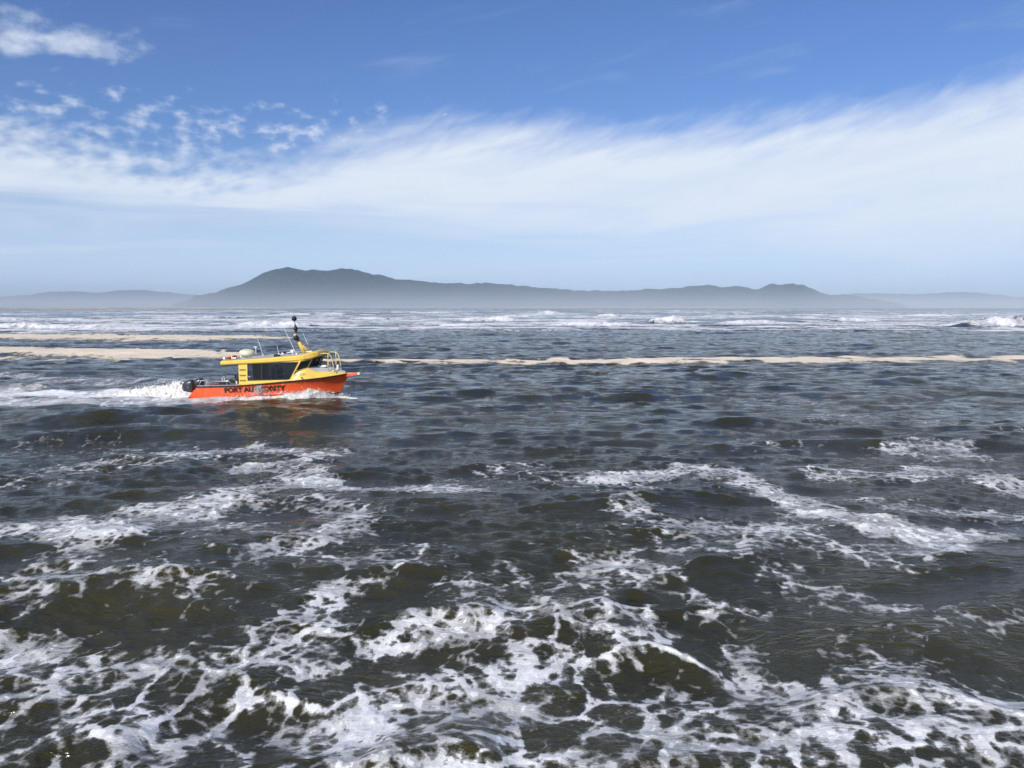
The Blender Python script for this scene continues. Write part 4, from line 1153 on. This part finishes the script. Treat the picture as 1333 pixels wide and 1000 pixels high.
# wake plume behind the outboards
nx, ny = 640, 140
gx = np.linspace(.25, -17.0, nx)[:, None] * np.ones((1, ny)); gy = np.linspace(-2.1, 2.1, ny)[None, :] * np.ones((nx, 1))
env = np.interp(-gx[:, 0], [-.25, .1, .7, 1.5, 2.6, 4.0, 6.0, 8.5, 12.0, 17.0], [.05, .50, .80, .84, .74, .58, .44, .34, .26, .10])[:, None]
wid = (.85 + .07 * np.clip(-gx, 0, 20))
hump = np.exp(-((gy + .15) / wid) ** 4) * (.75 + .35 * np.cos(gy * 2.2))
L1 = fbm(gx * 1.3 + 9, gy * 1.8, 5, .6); L2 = np.abs(fbm(gx * 3.2, gy * 4.5, 4, .6))
L3 = fbm(gx * 7.0, gy * 8.0, 3, .6)
hz_ = env * hump * (.88 + .42 * L1 + .14 * L3) + .09 * hump * L2 * sm(-.2, .6, -gx) - .13
P = to_world(np.stack([gx + .15 * L1, gy, hz_ - .035 * -gx * .95], -1))
P[:, 2] += .0
wake = mesh_np('wake_plume', P, grid_quads(nx, ny)[:, ::-1], M_SPRAY)
tag(wake, 'white churned wake plume trailing behind the boat', 'wake', kind='stuff')
n = 800
tx = rng.gamma(2.0, 1.5, n); ty = rng.normal(-.1, .62, n)
he = np.interp(tx, [0, .7, 1.5, 2.6, 4, 6, 9, 12], [.40, .74, .80, .70, .5, .34, .2, .1])
tz = he * np.exp(-(ty / 1.25) ** 4) * rng.uniform(.65, 1.22, n) + rng.exponential(.035, n)
V, Fs = drops(to_world(np.stack([-tx + .1, ty, tz - .033 * tx], 1)), rng.exponential(.010, n) + .006)
ws = mesh_np('wake_spray', V, Fs, M_SPRAY, smooth=True)
tag(ws, 'white spray droplets flying above the wake', 'spray', kind='stuff')

# bow wave curling off the hull on both sides
def side_of_hull(x, z):
    lo_y = np.interp(x, CHI[:, 0], CHI[:, 1], right=0.0); hi_y = np.interp(x, GUN[:, 0], GUN[:, 1], right=0.0)
    return np.clip(lo_y + (hi_y - lo_y) * np.clip((z + .02) / .7, -.3, 1), 0, None)
Vs, Fss = [], []; off = 0
for sgn in (-1, 1):
    ns, nt = 420, 46
    s = np.linspace(1.6, 8.75, ns)[:, None] * np.ones((1, nt)); t = np.linspace(0, 1, nt)[None, :] * np.ones((ns, 1))
    top = np.interp(s[:, 0], [1.6, 2.6, 3.2, 4.0, 5.0, 6.0, 6.5, 7.0, 7.4, 7.75, 8.1, 8.75], [-.05, .03, .08, .10, .12, .20, .30, .27, .06, -.10, -.18, -.32])[:, None]
    wl = -.035 * s - .02
    width = np.interp(s[:, 0], [1.6, 4, 6.5, 7.6, 8.75], [1.0, .9, .75, .50, .25])[:, None]
    l1 = fbm(s * 1.6 + 3 * sgn, t * 2.0, 5, .6); l2 = fbm(s * 6.0, t * 4.0 + 7, 3, .6)
    prof = np.interp(t[0], [0, .18, .40, .7, 1.0], [.86, 1.0, .66, .18, -.25])[None, :]
    z = wl - .03 + (top - wl) * prof * (.92 + .55 * l1) + .05 * l2
    hy = side_of_hull(s, z)
    y = sgn * (np.maximum(hy - .03, 0) + t * width * (1 + .3 * l1) )
    Vs.append(to_world(np.stack([s, y, z], -1))); q = grid_quads(ns, nt)
    Fss.append((q if sgn > 0 else q[:, ::-1]) + off); off += ns * nt
bw = mesh_np('bow_wave', np.concatenate(Vs), np.concatenate(Fss), M_SPRAY)
tag(bw, 'white bow wave curling along the side of the orange hull', 'bow wave', kind='stuff')
Pn = []; Rn = []
for k in range(1000):
    sgn = -1 if rng.uniform() < .75 else 1
    x = rng.uniform(2.5, 8.3); tp = np.interp(x, [2.5, 4.0, 6.0, 7.0, 7.75, 8.3], [.02, .12, .20, .26, -.06, -.2])
    z = tp + rng.exponential(.05) - .03; y = float(side_of_hull(np.array(x), np.array(z))) + abs(rng.normal(.10, .16))
    Pn.append((x, sgn * y, z)); Rn.append(rng.exponential(.010) + .006)
for k in range(700):           # the burst thrown up over the lettering
    a = rng.uniform(0, 1) ** .8; x = 3.95 + .12 * a + rng.normal(0, .28 * (1 - .75 * a)); z = .10 + .47 * a + rng.normal(0, .02)
    Pn.append((x, -(1.44 + abs(rng.normal(0, .07))), z)); Rn.append(rng.exponential(.007) + .006)
V, Fs = drops(to_world(np.array(Pn)), np.array(Rn))
bs = mesh_np('bow_spray', V, Fs, M_SPRAY)
tag(bs, 'white spray bursting up against the orange hull side', 'spray', kind='stuff')
